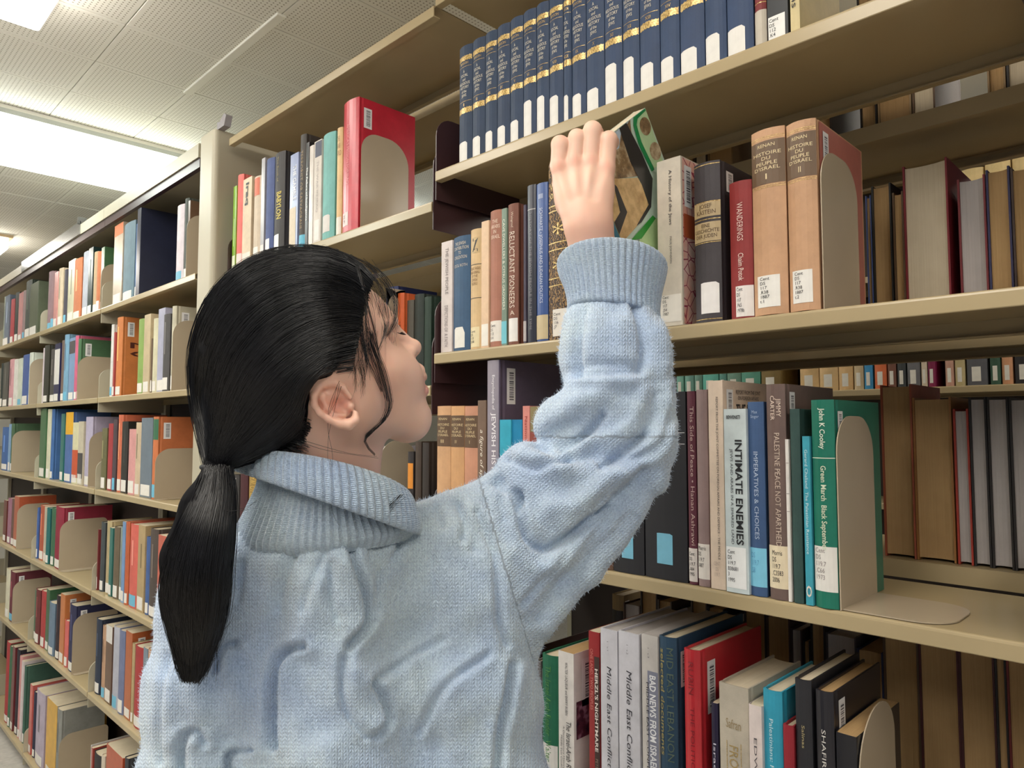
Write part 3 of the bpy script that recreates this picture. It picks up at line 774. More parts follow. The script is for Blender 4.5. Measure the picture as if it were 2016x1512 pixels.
# ---- bottom shelf
z = ZR1[3]; YS = 0.905
b = pbook(1044, 1052, 1317, z, YS, (170, 60, 56), style='paper'); tag(b.root, 'thin red book showing only a sliver beside the sweater', 'book', GR1)
b = pbook(1052.5, 1064, 1302, z, YS, (120, 112, 110)); tag(b.root, 'thin grey book before the green cloth one, low shelf', 'book', GR1); barcode(b, 0.004, 0.03, 0.014)
b = pbook(1065, 1098, 1291, z, YS, (28, 104, 76), D=0.15)
text(b, 'The Israel Arab Reader  Walter', b.H * 0.20, b.H * 0.92, -0.35, 0.3, 'down', (70, 130, 66)); band(b, 0.004, 0.07, (222, 218, 214), -0.9, 0.9)
tag(b.root, 'green cloth book with faded lettering beside the sweater hem', 'book', GR1)
b = pbook(1099, 1130, 1285, z, YS, (222, 216, 212), style='paper', D=0.14, page='pagetan')
text(b, 'WALTER LAQUEUR and BARRY RUBIN', b.H * 0.56, b.H * 0.93, -0.12, 0.25, 'down', (60, 56, 60), name='author'); text(b, 'The Israel-Arab Reader', b.H * 0.10, b.H * 0.52, 0.05, 0.65, 'down', (50, 48, 52), shear=0.15)
text(b, 'A Documentary History of the\nMiddle East Conflict', b.H * 0.10, b.H * 0.48, -0.7, -0.15, 'down', (90, 86, 90), name='subtitle')
n = N('photo_print'); f_ = n.noise(55, 4, n.obj()); n.set(Base_Color=n.ramp(f_, [(0.35, lin((36, 26, 44))), (0.5, lin((90, 44, 58))), (0.62, lin((150, 110, 130)))]), Roughness=0.35); M['photo'] = n.m
side_patch(b, 0.006, 0.12, b.H * 0.40, b.H * 0.66, mat=M['photo'], name='cover_photo'); barcode(b, 0.02, 0.075, 0.03)
tag(b.root, 'white paperback with a dark photograph on its cover', 'book', GR1)
b = pbook(1159, 1181, 1245, z, YS + 0.004, (150, 38, 42), style='paper', D=0.15)
band(b, b.H * 0.0, b.H * 0.86, (66, 46, 42), 0.1, 1, name='spine_print'); text(b, 'HERZL\'S NIGHTMARE', b.H * 0.32, b.H * 0.79, 0.2, 0.75, 'down', (232, 222, 214), bold=0.02); text(b, 'PETER RODGERS', b.H * 0.08, b.H * 0.28, 0.25, 0.7, 'down', (150, 130, 116), name='author')
text(b, 'ONE LAND, TWO PEOPLES', b.H * 0.55, b.H * 0.9, -0.7, -0.1, 'down', (206, 130, 120), name='subtitle')
tag(b.root, 'red and brown paperback between white books on the low shelf', 'book', GR1)
for i, (xl, xr, yt) in enumerate(((1182, 1216, 1241), (1217.5, 1259, 1247))):
    b = pbook(xl, xr, yt, z, YS, (206, 204, 212), D=0.195, mat=M['gloss'], bulge=0.001, page='pagegrey')
    text(b, 'Middle East Conflict', b.H * 0.26, b.H * 0.80, -0.18, 0.32, 'down', (44, 42, 52), shear=0.15); text(b, '1 · v.%d' % (i + 1), b.H * 0.885, b.H * 0.935, -0.15, 0.0, 'down', (80, 78, 90), name='volume_number')
    tag(b.root, ('pale grey volume with italic black title, beside the red paperback', 'pale grey volume with italic black title, beside the bad news book')[i], 'book', GR1)
b = pbook(1264, 1297, 1252, z, YS, (198, 192, 188), style='paper', D=0.19, page='pagegrey')
band(b, b.H * 0.0, b.H * 0.82, (130, 132, 150), -0.25, 1, name='spine_print'); text(b, 'BAD NEWS FROM ISRAEL', b.H * 0.33, b.H * 0.80, 0.0, 0.75, 'down', (236, 236, 240), bold=0.02); text(b, 'MIDDLE EAST CONFLICT', b.H * 0.25, b.H * 0.76, -0.4, -0.1, 'down', (44, 42, 52)); text(b, '1 · v.3', b.H * 0.885, b.H * 0.935, -0.2, 0.0, 'down', (80, 78, 90), name='volume_number')
tag(b.root, 'grey book with bold white title on a slate band', 'book', GR1)
b = pbook(1297.5, 1333, 1256, z, YS, (38, 68, 92), D=0.20)
text(b, 'selected documents', b.H * 0.42, b.H * 0.94, -0.75, -0.25, 'down', (156, 140, 84), bold=0.01); text(b, 'MID EAST LEBANON', b.H * 0.40, b.H * 0.95, 0.05, 0.7, 'down', (90, 104, 92)); text(b, 'edited  Israel', b.H * 0.1, b.H * 0.36, -0.5, 0.3, 'down', (110, 112, 88), name='author')
o = barcode(b, 0.012, 0.05, 0.018, b.H - 0.02)
tag(b.root, 'large dark blue book with gilt lettering, next to the red one', 'book', GR1)
b = pbook(1347, 1380, 1281, z, YS, (196, 48, 56), D=0.185, mat=M['gloss'])
text(b, 'THE POLITICS OF PALESTINE', b.H * 0.05, b.H * 0.72, -0.1, 0.35, 'down', (128, 30, 40)); text(b, 'RUBIN', b.H * 0.78, b.H * 0.94, -0.3, 0.3, 'down', (140, 34, 44), name='author'); barcode(b, 0.020, 0.072, 0.022, b.H - 0.018)
tag(b.root, 'bright red book with barcode on its broad cover, low shelf', 'book', GR1)
b = pbook(1402, 1416, 1386, z, YS + 0.003, (42, 36, 60), style='paper', D=0.13); text(b, 'Israel and the', b.H * 0.25, b.H * 0.75, -0.4, 0.4, 'down', (206, 202, 216))
tag(b.root, 'slim dark violet paperback between the red and grey books', 'book', GR1)
b = pbook(1417, 1476, 1352, z, YS, (186, 176, 160), D=0.165, bulge=0.002)
text(b, 'Safran', b.H * 0.77, b.H * 0.82, -0.5, 0.5, 'h', (150, 130, 96), name='author'); text(b, 'FROM WAR TO WAR', b.H * 0.06, b.H * 0.68, -0.3, 0.3, 'down', (160, 136, 88))
for t in (-0.5, 0.46): band(b, b.H * 0.05, b.H * 0.70, (176, 156, 112), t, t + 0.04, M['gold'], 'gold_rule')
tag(b.root, 'thick pale grey cloth book with boxed gilt title', 'book', GR1)
b = pbook(1476.5, 1503, 1391, z, YS - 0.004, (218, 204, 200), style='paper', D=0.14)
text(b, 'EDWARD W. SAID', b.H * 0.12, b.H * 0.82, -0.2, 0.25, 'down', (90, 84, 88), name='author')
tag(b.root, 'pinkish white paperback with author capitals, beside the cyan book', 'book', GR1)
b = pbook(1504, 1543, 1362, z, YS, (46, 150, 178), D=0.155, mat=M['matte'])
text(b, 'Palestinians: From Peasants to Revolutionaries', b.H * 0.02, b.H * 0.86, -0.25, 0.15, 'down', (190, 220, 226))
tag(b.root, 'cyan book with worn white edges and faint lettering', 'book', GR1)
b = pbook(1543.5, 1566, 1431, z, YS - 0.003, (140, 28, 40), D=0.13); text(b, '19 Mar', b.H * 0.3, b.H * 0.6, -0.2, 0.3, 'down', (180, 80, 84))
tag(b.root, 'short crimson book between cyan and black books', 'book', GR1)
b = pbook(1568, 1602, 1341, z, YS, (36, 35, 40), D=0.165, mat=M['matte']); text(b, 'PLANTING', b.H * 0.20, b.H * 0.50, -0.35, 0.5, 'down', (206, 190, 150), bold=0.02); text(b, 'Salinas', b.H * 0.70, b.H * 0.80, -0.15, 0.2, 'down', (180, 164, 120), name='author')
tag(b.root, 'tall black book with gold condensed title, low shelf', 'book', GR1)
b = pbook(1609, 1646, 1364, z, YS, (38, 36, 42), D=0.165, mat=M['gloss'], page='pagetan')
text(b, 'SHAFIR', b.H * 0.66, b.H * 0.83, -0.3, 0.15, 'down', (206, 202, 196), name='author'); text(b, 'Land, labor\nIsraeli-Palestinian', b.H * 0.05, b.H * 0.52, -0.6, 0.6, 'down', (216, 212, 206)); barcode(b, 0.016, 0.066, 0.020)
for t in (0.60, 0.57): band(b, b.H * t, b.H * t + 0.0012, (206, 204, 200), -1, 1, M['ink'], 'rule')
tag(b.root, 'black book with white serif title and two white rules', 'book', GR1)
b = pbook(1650, 1692, 1449, z, YS, (32, 31, 36), style='paper', D=0.155, page='pagetan')
text(b, 'E', b.H * 0.10, b.H * 0.28, -0.2, 0.25, 'down', (222, 220, 216), bold=0.02); text(b, 'Granta', b.H * 0.66, b.H * 0.71, -0.3, 0.3, 'h', (150, 146, 140), name='publisher'); band(b, b.H * 0.55, b.H * 0.56, (216, 214, 210), -1, 1, M['ink'], 'rule')
tag(b.root, 'low thick black paperback with tan page tops against bookend', 'book', GR1)
bookend(b.root.location.x + b.hw + 0.0014, 0.905, z, onY(1745, 1392, 0.97)[2] - z, 0.125, 'grey beige bookend ending the low shelf beside the black paperback', base=0.06, r0=0.07)

# ---- books standing on the rear face of the range: page edges toward us
GB = 'books on the rear bay showing page edges'
def rear(xl, xr, ytop, z, color, label, D=0.16, page='pagetan', yf=1.20, mat=None, H=None, style='hard'):
    yb = base_row((xl + xr) / 2, yf, z) - 150
    x0, x1 = onY(xl, yb, yf)[0], onY(xr, yb, yf)[0]
    if H is None: H = onY((xl + xr) / 2, ytop, yf)[2] - z
    b = book(x0, x1, yf, z, H, D, color, flip=True, page=page, mat=mat, style=style)
    tag(b.root, label, 'book', GB); return b
z = ZB1[1]
rear(1707, 1718, 385, z, (90, 110, 170), 'thin blue book turned away just past the middle bookend')
rear(1719, 1758, 363, z, (40, 38, 36), 'black book turned away, first after the middle bookend', page='pagetan')
rear(1760, 1782, 378, z, (96, 70, 44), 'tan paged book turned away beside the dark red one')
rear(1782, 1871, 318, z, (128, 28, 40), 'thick dark red book turned away with broad cream page edges', page='page')
rear(1889, 1945, 348, z, (120, 36, 44), 'grey paged book turned away after the thick red one', page='pagegrey')
rear(1946, 1994, 330, z, (44, 44, 86), 'navy edged book turned away near the shelf end', page='pagetan')
rear(1995, 2045, 326, z, (66, 48, 40), 'dark brown book turned away at the shelf end', page='pagetan')
z = ZB1[2]
rear(1738, 1800, 758, z, (158, 82, 58), 'rust covered book turned away beside the tall bookend', page='pagetan')
rear(1801, 1878, 783, z, (150, 102, 52), 'plain ochre box file turned away beside the rust book', page='pagetan', mat=M['matte'])
rear(1881, 1912, 806, z, (168, 56, 42), 'thin red edged book turned away beside the ochre box', page='pagegrey')
rear(1913, 1948, 783, z, (34, 30, 30), 'black bound book turned away, first of three', page='pagegrey')
rear(1949, 1992, 783, z, (36, 32, 30), 'black bound book turned away, second of three', page='pagegrey')
rear(1993, 2040, 784, z, (36, 32, 32), 'black bound book turned away, third of three', page='pagegrey')
z = ZB1[3]
xs = [1228, 1262, 1296, 1325, 1362, 1395, 1430, 1468, 1512, 1560, 1584, 1600, 1630, 1692, 1745, 1816, 1896, 1968, 1992, 2060]
cs = [(90, 66, 56), (60, 50, 50), (96, 84, 76), (38, 36, 46), (84, 70, 62), (30, 30, 36), (100, 86, 76), (44, 32, 34), (70, 50, 46), (60, 44, 44), (30, 30, 36), (38, 34, 36), (60, 54, 60), (36, 44, 78), (86, 66, 50), (76, 32, 36), (70, 30, 34), (36, 30, 32), (110, 36, 34)]  # dark cover colours with the shade behind the low shelf put into them
for i in range(len(xs) - 1):
    rear(xs[i], xs[i + 1] - 1, 0, z, cs[i], 'dim turned-away book behind the low shelf, %s counting from the sweater' % ORD[i], page='pagegrey' if i % 3 == 0 and i < 13 else 'pagetan', H=0.25 + 0.05 * ((i * 37) % 10) / 10 if i < 14 else 0.33, D=0.17)
b = pbook(1204, 1228, 1172, z, 1.30, (150, 126, 84), D=0.12); barcode(b, 0.006, 0.05, 0.016); band(b, b.H * 0.72, b.H * 0.86, (40, 36, 36), -1, 1, name='title_panel')
tag(b.root, 'small yellowish book with black panel behind the low shelf post', 'book', GB)
# row seen in the slot below the top shelf
z = ZB1[0]
px = 1330
i = 0
while px < 2060:
    w = [34, 24, 46, 30, 58, 22, 40][i % 7] * (1 + (px - 1300) / 900)
    c = [(96, 70, 44), (60, 50, 44), (140, 112, 74), (40, 34, 32), (150, 124, 88)][i % 5]
    if i % 4 != 3:
        rear(px, px + w - 1, 0, z, c, 'turned-away book glimpsed under the top shelf, %s counting from the hand' % ORD[i], H=0.20 + 0.03 * (i % 3), page=['pagetan', 'page', 'pagetan'][i % 3])
    px += w + (8 if i % 4 == 3 else 0); i += 1

# ---- the distant bookcase across the next aisle
GF = 'books on the distant bookcase'
z = Z0 + 0.128
far = [(1330, 1344, (122, 176, 160)), (1346, 1364, (116, 164, 152)), (1365, 1380, (110, 150, 136)), (1381, 1412, (104, 184, 168)), (1414, 1428, (96, 150, 140)), (1429, 1456, (112, 150, 134)), (1457, 1494, (92, 156, 136)),
       (1496, 1534, (132, 110, 64)), (1572, 1609, (222, 186, 132)), (1610, 1647, (224, 190, 138)), (1648, 1676, (224, 186, 132)), (1678, 1697, (206, 184, 146)), (1698, 1715, (56, 140, 190)), (1718, 1742, (214, 110, 62)), (1744, 1761, (120, 78, 62)), (1763, 1780, (60, 64, 66)),
       (1782, 1808, (108, 108, 112)), (1810, 1822, (216, 200, 176)), (1823, 1838, (130, 20, 70)), (1857, 1874, (196, 150, 130)), (1876, 1896, (196, 178, 130)), (1899, 1940, (90, 90, 96)), (1945, 1966, (50, 86, 66)), (1968, 1990, (206, 150, 110)), (1993, 2030, (36, 32, 34))]
fcol = ['sea green', 'sage green', 'grey green', 'mint green', 'slate green', 'pale green', 'blue green', 'olive', 'buff', 'cream', 'sand', 'pale tan', 'bright blue', 'orange', 'brown', 'charcoal', 'mid grey', 'ivory', 'magenta', 'dusty pink', 'straw yellow', 'wide grey', 'dark green', 'peach', 'black']
for (xl, xr, c), cn in zip(far, fcol):
    b = pbook(xl, xr, None, z, YFAR + 0.02, c, H=0.22 + 0.02 * random.random(), D=0.15)
    band(b, 0.012, 0.056, (226, 222, 212), -0.5, 0.4)
    tag(b.root, '%s book with white label on the distant shelf across the aisle' % cn, 'book', GF)
z = Z0 + 0.50
for i, (xl, xr) in enumerate(((1890, 1938), (1940, 1992), (1994, 2050))):
    b = pbook(xl, xr, None, z, YFAR + 0.02, (222, 196, 140), H=0.29 + 0.006 * i, D=0.16, bulge=0.012)
    tag(b.root, 'cream volume high on the distant shelf, %s of three' % ORD[i], 'book', GF)
# ------------------------------------------------------------------ the bay with the big red book
GR2 = 'books on the bay beside the wide post'
z = ZR2[0]; YS = 0.912
def r2(xl, xr, yt, c, label, **kw):
    b = pbook(xl, xr, yt, z, YS, c, **kw); tag(b.root, label, 'book', GR2); return b
b = r2(457.5, 464, 368, (130, 176, 50), 'lime green thin book beside the wide post', style='paper'); band(b, 0.002, 0.05, (214, 220, 190), -0.9, 0.9); band(b, b.H * 0.3, b.H * 0.62, (190, 220, 150), -0.2, 0.2, name='title_print')
b = r2(464.5, 476, 346, (226, 112, 104), 'salmon red book after the lime green one'); band(b, 0.002, 0.05, (226, 206, 200), -0.9, 0.9)
b = r2(477, 494, 352, (214, 194, 166), 'cream paperback titled in bold black, beside the salmon book', style='paper', mat=M['matte']); text(b, 'iraq', b.H * 0.70, b.H * 0.95, -0.5, 0.4, 'down', BLACKISH, bold=0.03); band(b, 0.002, 0.045, (222, 212, 200), -0.9, 0.9)
b = r2(497, 512, 349, (204, 186, 164), 'beige book with orange lettering near its top', mat=M['matte']); band(b, b.H * 0.78, b.H * 0.98, (206, 100, 66), -0.7, 0.7, name='title_print'); band(b, 0.010, 0.05, (228, 222, 214), -0.9, 0.6)
b = r2(513, 520, 313, (170, 166, 170), 'thin pale grey book before the blue one', style='paper'); band(b, 0.004, 0.05, (222, 214, 208), -0.9, 0.9)
b = r2(521, 537, 314, (66, 82, 134), 'faded blue book with white label, beside the black gilt one'); band(b, 0.020, 0.06, (226, 224, 224), -0.9, 0.4)
b = r2(538, 558, 302, (54, 50, 50), 'black book with yellow gilt title, broad cover showing', D=0.17); text(b, 'BABYLON', b.H * 0.36, b.H * 0.62, -0.2, 0.6, 'down', (196, 176, 70), bold=0.02); text(b, 'The Book of', b.H * 0.72, b.H * 0.96, -0.2, 0.1, 'down', (130, 112, 60)); band(b, 0.018, 0.062, (230, 228, 226), -0.9, 0.3)
b = r2(570, 586, 304, (150, 160, 196), 'lavender blue paperback with bold white title', style='paper'); text(b, 'THE GAMBLE', b.H * 0.52, b.H * 0.88, -0.2, 0.6, 'down', (232, 234, 240), bold=0.02); band(b, 0.0, b.H * 0.45, (206, 190, 166), -1, 0.6, name='spine_print')
b = r2(588, 600, 267, (64, 58, 54), 'tall dark book with tan lettering and sky blue label'); text(b, 'TERRORIST OR SATYAGRAHI', b.H * 0.18, b.H * 0.86, -0.4, 0.4, 'down', (150, 126, 92)); band(b, 0.004, 0.036, (92, 178, 206), -1, 1)
b = r2(601, 607, 282, (36, 36, 40), 'narrow black paperback with bold white lettering', style='paper'); text(b, 'The Failure of Intelligence', b.H * 0.25, b.H * 0.76, -0.6, 0.6, 'down', (226, 222, 218), bold=0.02)
b = r2(608, 616, 288, (214, 204, 196), 'slim off-white book beside the navy topped one', style='paper')
b = r2(617, 632, 278, (210, 200, 190), 'off-white book with navy block at its top', style='paper', mat=M['matte']); band(b, b.H * 0.84, b.H * 0.99, (44, 48, 76), -0.7, 1, name='title_panel'); text(b, 'THE WAR IN IRAQ', b.H * 0.3, b.H * 0.8, -0.3, 0.3, 'down', (176, 166, 160)); band(b, 0.008, 0.06, (222, 216, 210), -0.6, 0.7)
b = r2(633, 657, 264, (116, 178, 172), 'aqua green cloth book with worn label'); band(b, 0.020, 0.062, (206, 200, 194), -0.8, 0.5, clip=0.003)
b = r2(661, 672, 253, (222, 184, 130), 'buff book with brown lettering beside the big red one', mat=M['matte']); text(b, 'THE\nARAB\nWORLD', b.H * 0.74, b.H * 0.92, -0.7, 0.7, 'h', (150, 110, 70)); band(b, 0.004, 0.046, (226, 218, 206), -0.9, 0.9)
b = pbook(673, 703.5, 199, z, 0.905, (196, 42, 60), D=0.165, bulge=0.006, mat=M['gloss']); text(b, 'AMERICA’S MISSION FOR IRAQ', b.H * 0.36, b.H * 0.82, -0.35, 0.05, 'down', (226, 140, 140)); band(b, 0.014, 0.046, (226, 206, 204), -0.9, 0.0); text(b, 'DS\n79', 0.02, 0.04, -0.7, -0.4, 'h', (120, 70, 70), name='call_number'); barcode(b, 0.016, 0.048, 0.022, b.H - 0.022)
tag(b.root, 'big bright red book with barcode, behind a beige bookend', 'book', GR2)
bookend(b.root.location.x + b.hw + 0.0014, 0.914, z, onY(708, 255, 0.914)[2] - z - 0.004, 0.135, 'beige bookend with a bright reflection against the big red book', base=0.03, r1=0.06)
# lower shelves of that bay, glimpsed past the face
z = ZR2[1]; YS = 0.912
b = pbook(757, 781, 566, z, 1.0, (30, 40, 86), D=0.12); tag(b.root, 'navy book top glimpsed past the forehead', 'book', GR2)
b = pbook(779, 793, 578, z, 0.93, (206, 96, 50), D=0.06, mat=M['gloss'])
text(b, 'ش', b.H * 0.45, b.H * 0.7, -0.4, 0.6, 'h', BLACKISH); text(b, 'SS', b.H * 0.48, b.H * 0.72, 0.02, 0.05, 'down', (70, 30, 24), side=True, name='cover_title')
tag(b.root, 'orange book with dark script beside the nose', 'book', GR2)
bookend(onY(764, 600, 0.905)[0], 0.904, z, onY(770, 566, 0.905)[2] - z, 0.045, 'grey bookend between the forehead and the orange book', base=0.02)
rr = [(797, 812, 592, (86, 80, 70), 'grey green book past the nose'), (813, 832, 580, (34, 44, 38), 'black green book past the nose'), (833, 847, 585, (34, 56, 44), 'dark green book beside the bracket past the nose')]
for xl, xr, yt, c, lb in rr:
    b = pbook(xl, xr, yt, z, YS + 0.03, c); tag(b.root, lb, 'book', GR2)
z = ZR2[2]
for xl, xr, yt, c, lb in ((455, 468, 935, (60, 56, 54), 'dark book with silver lettering seen through the collar gap'), (470, 485, 925, (70, 30, 34), 'maroon book seen through the collar gap'), (487, 512, 930, (150, 120, 60), 'gilt lettered black book seen through the collar gap'),
                            (700, 720, 880, (150, 140, 140), 'grey patterned book under the chin'), (722, 744, 880, (196, 190, 200), 'white patterned book under the chin'), (800, 812, 890, (46, 40, 40), 'dark book with orange sticker under the chin'), (815, 827, 870, (70, 56, 46), 'dark brown book under the chin'), (829, 842, 872, (52, 44, 40), 'black brown book beside the bracket under the chin')):
    b = pbook(xl, xr, yt, z, YS, c)
    if 'orange' in lb: band(b, b.H * 0.68, b.H * 0.90, (220, 140, 50), -0.8, 0.9, name='orange_sticker')
    if 'gilt' in lb: text(b, 'IRAQ WAR', b.H * 0.6, b.H * 0.97, -0.6, 0.6, 'up', (206, 170, 90), bold=0.02)
    if 'silver' in lb: text(b, 'THE IRAQ', b.H * 0.5, b.H * 0.95, -0.5, 0.5, 'up', (190, 186, 186))
    tag(b.root, lb, 'book', GR2)
bookend(onY(748, 990, 0.905)[0], 0.903, z, onY(760, 868, 0.905)[2] - z, 0.10, 'brown grey bookend under the chin', base=0.03)

# ------------------------------------------------------------------ the range past the wide post
CN = {'w': ('white', (214, 208, 202)), 'cr': ('cream', (212, 196, 166)), 'tn': ('tan', (186, 152, 112)), 'gy': ('grey', (140, 136, 136)), 'dg': ('dark grey', (72, 68, 68)), 'bk': ('black', (38, 36, 38)),
      'rd': ('red', (176, 56, 54)), 'dr': ('dark red', (116, 40, 44)), 'cm': ('crimson', (150, 32, 54)), 'sl': ('salmon', (214, 96, 84)), 'pk': ('pink', (216, 150, 146)), 'mv': ('mauve', (150, 108, 118)), 'hp': ('hot pink', (216, 84, 120)),
      'or': ('orange', (206, 112, 60)), 'ro': ('rust orange', (192, 84, 50)), 'yl': ('yellow', (222, 166, 40)), 'ol': ('olive', (104, 96, 72)), 'gn': ('green', (60, 106, 76)), 'dn': ('dark green', (38, 62, 50)), 'lg': ('lime green', (134, 164, 84)), 'tl': ('teal', (40, 116, 112)),
      'bl': ('blue', (66, 96, 156)), 'lb': ('light blue', (116, 158, 196)), 'nv': ('navy', (38, 44, 72)), 'bg': ('blue grey', (108, 128, 146)), 'lv': ('lavender', (176, 170, 190)), 'br': ('brown', (112, 78, 60)), 'be': ('beige', (196, 178, 150))}
LASTX = {}
ROWW = ['top', 'second', 'third', 'fourth', 'fifth', 'bottom']
def lrow(row, bayi, items):
    """items: (left column, right column, top row, colour code[, extras]) for one shelf of one bay, post outward from right"""
    z = ZL[row]; ys = YL + 0.016
    items = sorted(items, key=lambda t: -t[1])
    LASTX.pop((row, bayi), None)
    lim = LX[bayi] - 0.011; lo_x = LX[bayi + 1] + 0.006; cnt = 0
    for i, it in enumerate(items):
        xl, xr, yt, c = it[:4]; ex = it[4] if len(it) > 4 else {}
        cn, rgb = CN[c]
        g_ = sum(rgb) / 3; rgb = tuple(0.88 * v + 0.12 * g_ for v in rgb)
        j = [random.randint(-8, 8) for _ in range(3)]
        rgb = tuple(int(max(8, min(245, v + q))) for v, q in zip(rgb, j))
        sh = (0, 0, 1, 5, 10, 34)[row]; xl, xr = [q + sh * max(0, 1 - q / 400) for q in (xl, xr)]
        ybm = base_row((xl + xr) / 2, ys, z) - 60
        X0, X1 = onY(xl, ybm, ys)[0], min(lim, onY(xr, ybm, ys)[0])
        X0 = max(X0, lo_x)
        if X1 - X0 < 0.007: continue
        lim = X0 - 0.0006
        Hh = onY((xl + xr) / 2, yt, ys)[2] - z
        Hh = min(0.335 if row < 5 else 0.42, max(0.13, Hh))
        hard = ex.get('hard', (i * 7 + row) % 3 != 0)
        b = book(X0, X1, ys + ex.get('dy', random.uniform(0, 0.008)), z, Hh, ex.get('D', 0.15 + 0.03 * random.random()), rgb, style='hard' if hard else 'paper')
        LASTX.setdefault((row, bayi), b.root.location.x + b.hw + 0.0012)
        if ex.get('label', True):
            lh = random.uniform(0.03, 0.045); lc = (110, 178, 206) if random.random() < 0.08 else (226, 220, 212)
            band(b, 0.006, 0.006 + lh, lc, -0.85, 0.75)
        if ex.get('bar'): barcode(b, 0.02, 0.055, 0.024, Hh - ex.get('bz', 0.02))
        if ex.get('band'): band(b, Hh * ex['band'][0], Hh * ex['band'][1], CN[ex['band'][2]][1], -1, 1, name='spine_print')
        if ex.get('low'): side_patch(b, 0.014, b.D - 0.004, 0.002, Hh * 0.28, CN[ex['low']][1], name='cover_panel')
        if ex.get('ctext'): text(b, ex['ctext'], Hh * 0.50, Hh * 0.68, 0.03, 0.13, 'h', (84, 34, 24), side=True, name='cover_title')
        if not ex.get('band') and (xr - xl) * (1 if row < 3 else 1) > 8 and random.random() < 0.6:
            dk = sum(rgb) > 400
            band(b, Hh * random.uniform(0.42, 0.52), Hh * random.uniform(0.78, 0.9), tuple(int(v * 0.7) if dk else min(235, int(v * 1.35) + 20) for v in rgb), -0.16, 0.16, name='title_print')
        tag(b.root, '%s %s, %s from the post on the %s shelf, %s bay' % (cn, ex.get('what', 'book'), ORD[cnt], ROWW[row], bay_word[bayi]), 'book', 'books on the range past the wide post')
        cnt += 1

def lend(row, bayi, x, ytop, D=0.15, label=None, base=0.03):
    """a bookend whose plate stands at column x"""
    z = ZL[row]; ys = YL + 0.012
    X = LASTX.get((row, bayi), onY(x, base_row(x, ys, z) - 60, ys)[0])
    H = min(0.24, max(0.11, onY(x, ytop, ys)[2] - z))
    bookend(X, ys, z, H, D, label or 'tan bookend on the %s shelf, %s bay past the post' % (ROWW[row], bay_word[bayi]), base=base, r0=0.05, r1=0.02)
# top shelf
lrow(0, 0, [(221, 238, 443, 'be', {'band': (0.86, 1.0, 'or')}), (238.5, 260, 440, 'bg', {'D': 0.17}), (261, 269, 442, 'bl'), (270, 277, 413, 'nv', {'D': 0.22, 'what': 'large folio', 'dy': -0.004, 'label': False}), (341, 355, 405, 'w'), (356, 364, 392, 'dg'), (365, 369, 396, 'br')])
lend(0, 0, 364.5, 421, label='tan bookend at the post end of the top shelf')
lrow(0, 1, [(90, 98, 536, 'mv'), (98.3, 105, 536, 'mv'), (105.3, 112, 537, 'pk'), (113, 121.5, 530, 'cr'), (122, 128, 532, 'dg'), (129.5, 142, 513, 'cr'), (142.5, 157, 511, 'or'), (157.5, 169, 497, 'lv'), (169.4, 178, 489, 'dn'), (178.4, 186.5, 497, 'tn'), (187, 194.5, 497, 'or'), (195, 201, 488, 'gn')])
lend(0, 1, 202, 516)
lrow(0, 2, [(0, 9, 587, 'gy'), (9.4, 17.5, 583, 'bg'), (18, 25, 590, 'rd'), (25.3, 33, 577, 'bk'), (33.5, 41, 577, 'pk'), (41.3, 46, 573, 'mv'), (46.5, 58, 554, 'dn'), (58.5, 74, 558, 'ol')])
# second shelf
lrow(1, 0, [(214.5, 219, 640, 'w'), (219.5, 223, 655, 'rd'), (224, 235.5, 626, 'or', {'D': 0.19, 'bar': True, 'ctext': 'M\nG', 'hard': True, 'what': 'lettered book'}), (266, 278, 629, 'lg'), (279, 291.5, 620, 'be'), (292, 295, 667, 'br'), (295.5, 304, 628, 'cr'), (304.5, 317.5, 608, 'lv'), (318, 331, 620, 'dg'), (333, 341, 604, 'be', {'D': 0.19, 'bar': True})])
lend(1, 0, 343, 628, label='tan bookend at the post end of the second shelf')
lrow(1, 1, [(76, 84, 687, 'w'), (84.4, 94, 681, 'bk'), (94.4, 104, 688, 'dg'), (105, 115, 677, 'nv', {'band': (0.3, 0.9, 'w')}), (115.5, 122, 671, 'ol'), (122.5, 131, 660, 'lb'), (131.4, 142.5, 666, 'lb', {'band': (0.75, 0.95, 'dg')}), (143.5, 149, 662, 'hp'), (150, 155, 668, 'gn', {'D': 0.19, 'bar': True, 'low': 'or', 'hard': True, 'what': 'patterned book'})])
lend(1, 1, 171, 696)
lrow(1, 2, [(0, 5, 716, 'bk'), (5.4, 15, 714, 'dg'), (15.5, 24, 708, 'pk'), (24.4, 32, 708, 'w'), (32.4, 39.5, 706, 'w'), (40, 52, 699, 'bl'), (53, 60, 695, 'w')])
lend(1, 2, 60.5, 703)
# third shelf
lrow(2, 0, [(194, 207, 843, 'ol', {'dy': 0.0}), (209, 218, 834, 'rd'), (218.5, 225, 826, 'dg'), (225.5, 234.5, 817, 'or'), (235, 247, 830, 'bk'), (247.4, 261.5, 845, 'pk'), (262, 273, 832, 'be'), (273.5, 296, 823, 'bg', {'D': 0.17}), (297, 307, 821, 'or', {'D': 0.20, 'bar': True, 'hard': True, 'band': (0.72, 0.97, 'gn'), 'what': 'banded book'})])
lend(2, 0, 309.5, 884, label='tan bookend against the orange book on the third shelf', D=0.17)
lrow(2, 1, [(65.5, 73, 818, 'dn'), (73.3, 87, 802, 'gn'), (88, 95.5, 806, 'cr', {'what': 'folder'}), (96, 101, 806, 'bl', {'D': 0.19, 'what': 'picture book'}), (115, 121.5, 815, 'tl'), (122, 137, 812, 'bl', {'band': (0.68, 1.0, 'yl')}), (138, 150.5, 832, 'cr', {'band': (0.1, 0.55, 'ro')}), (151, 161, 830, 'cr', {'band': (0.1, 0.5, 'dg')}), (162, 176, 821, 'lv')])
lend(2, 1, 176.5, 850)
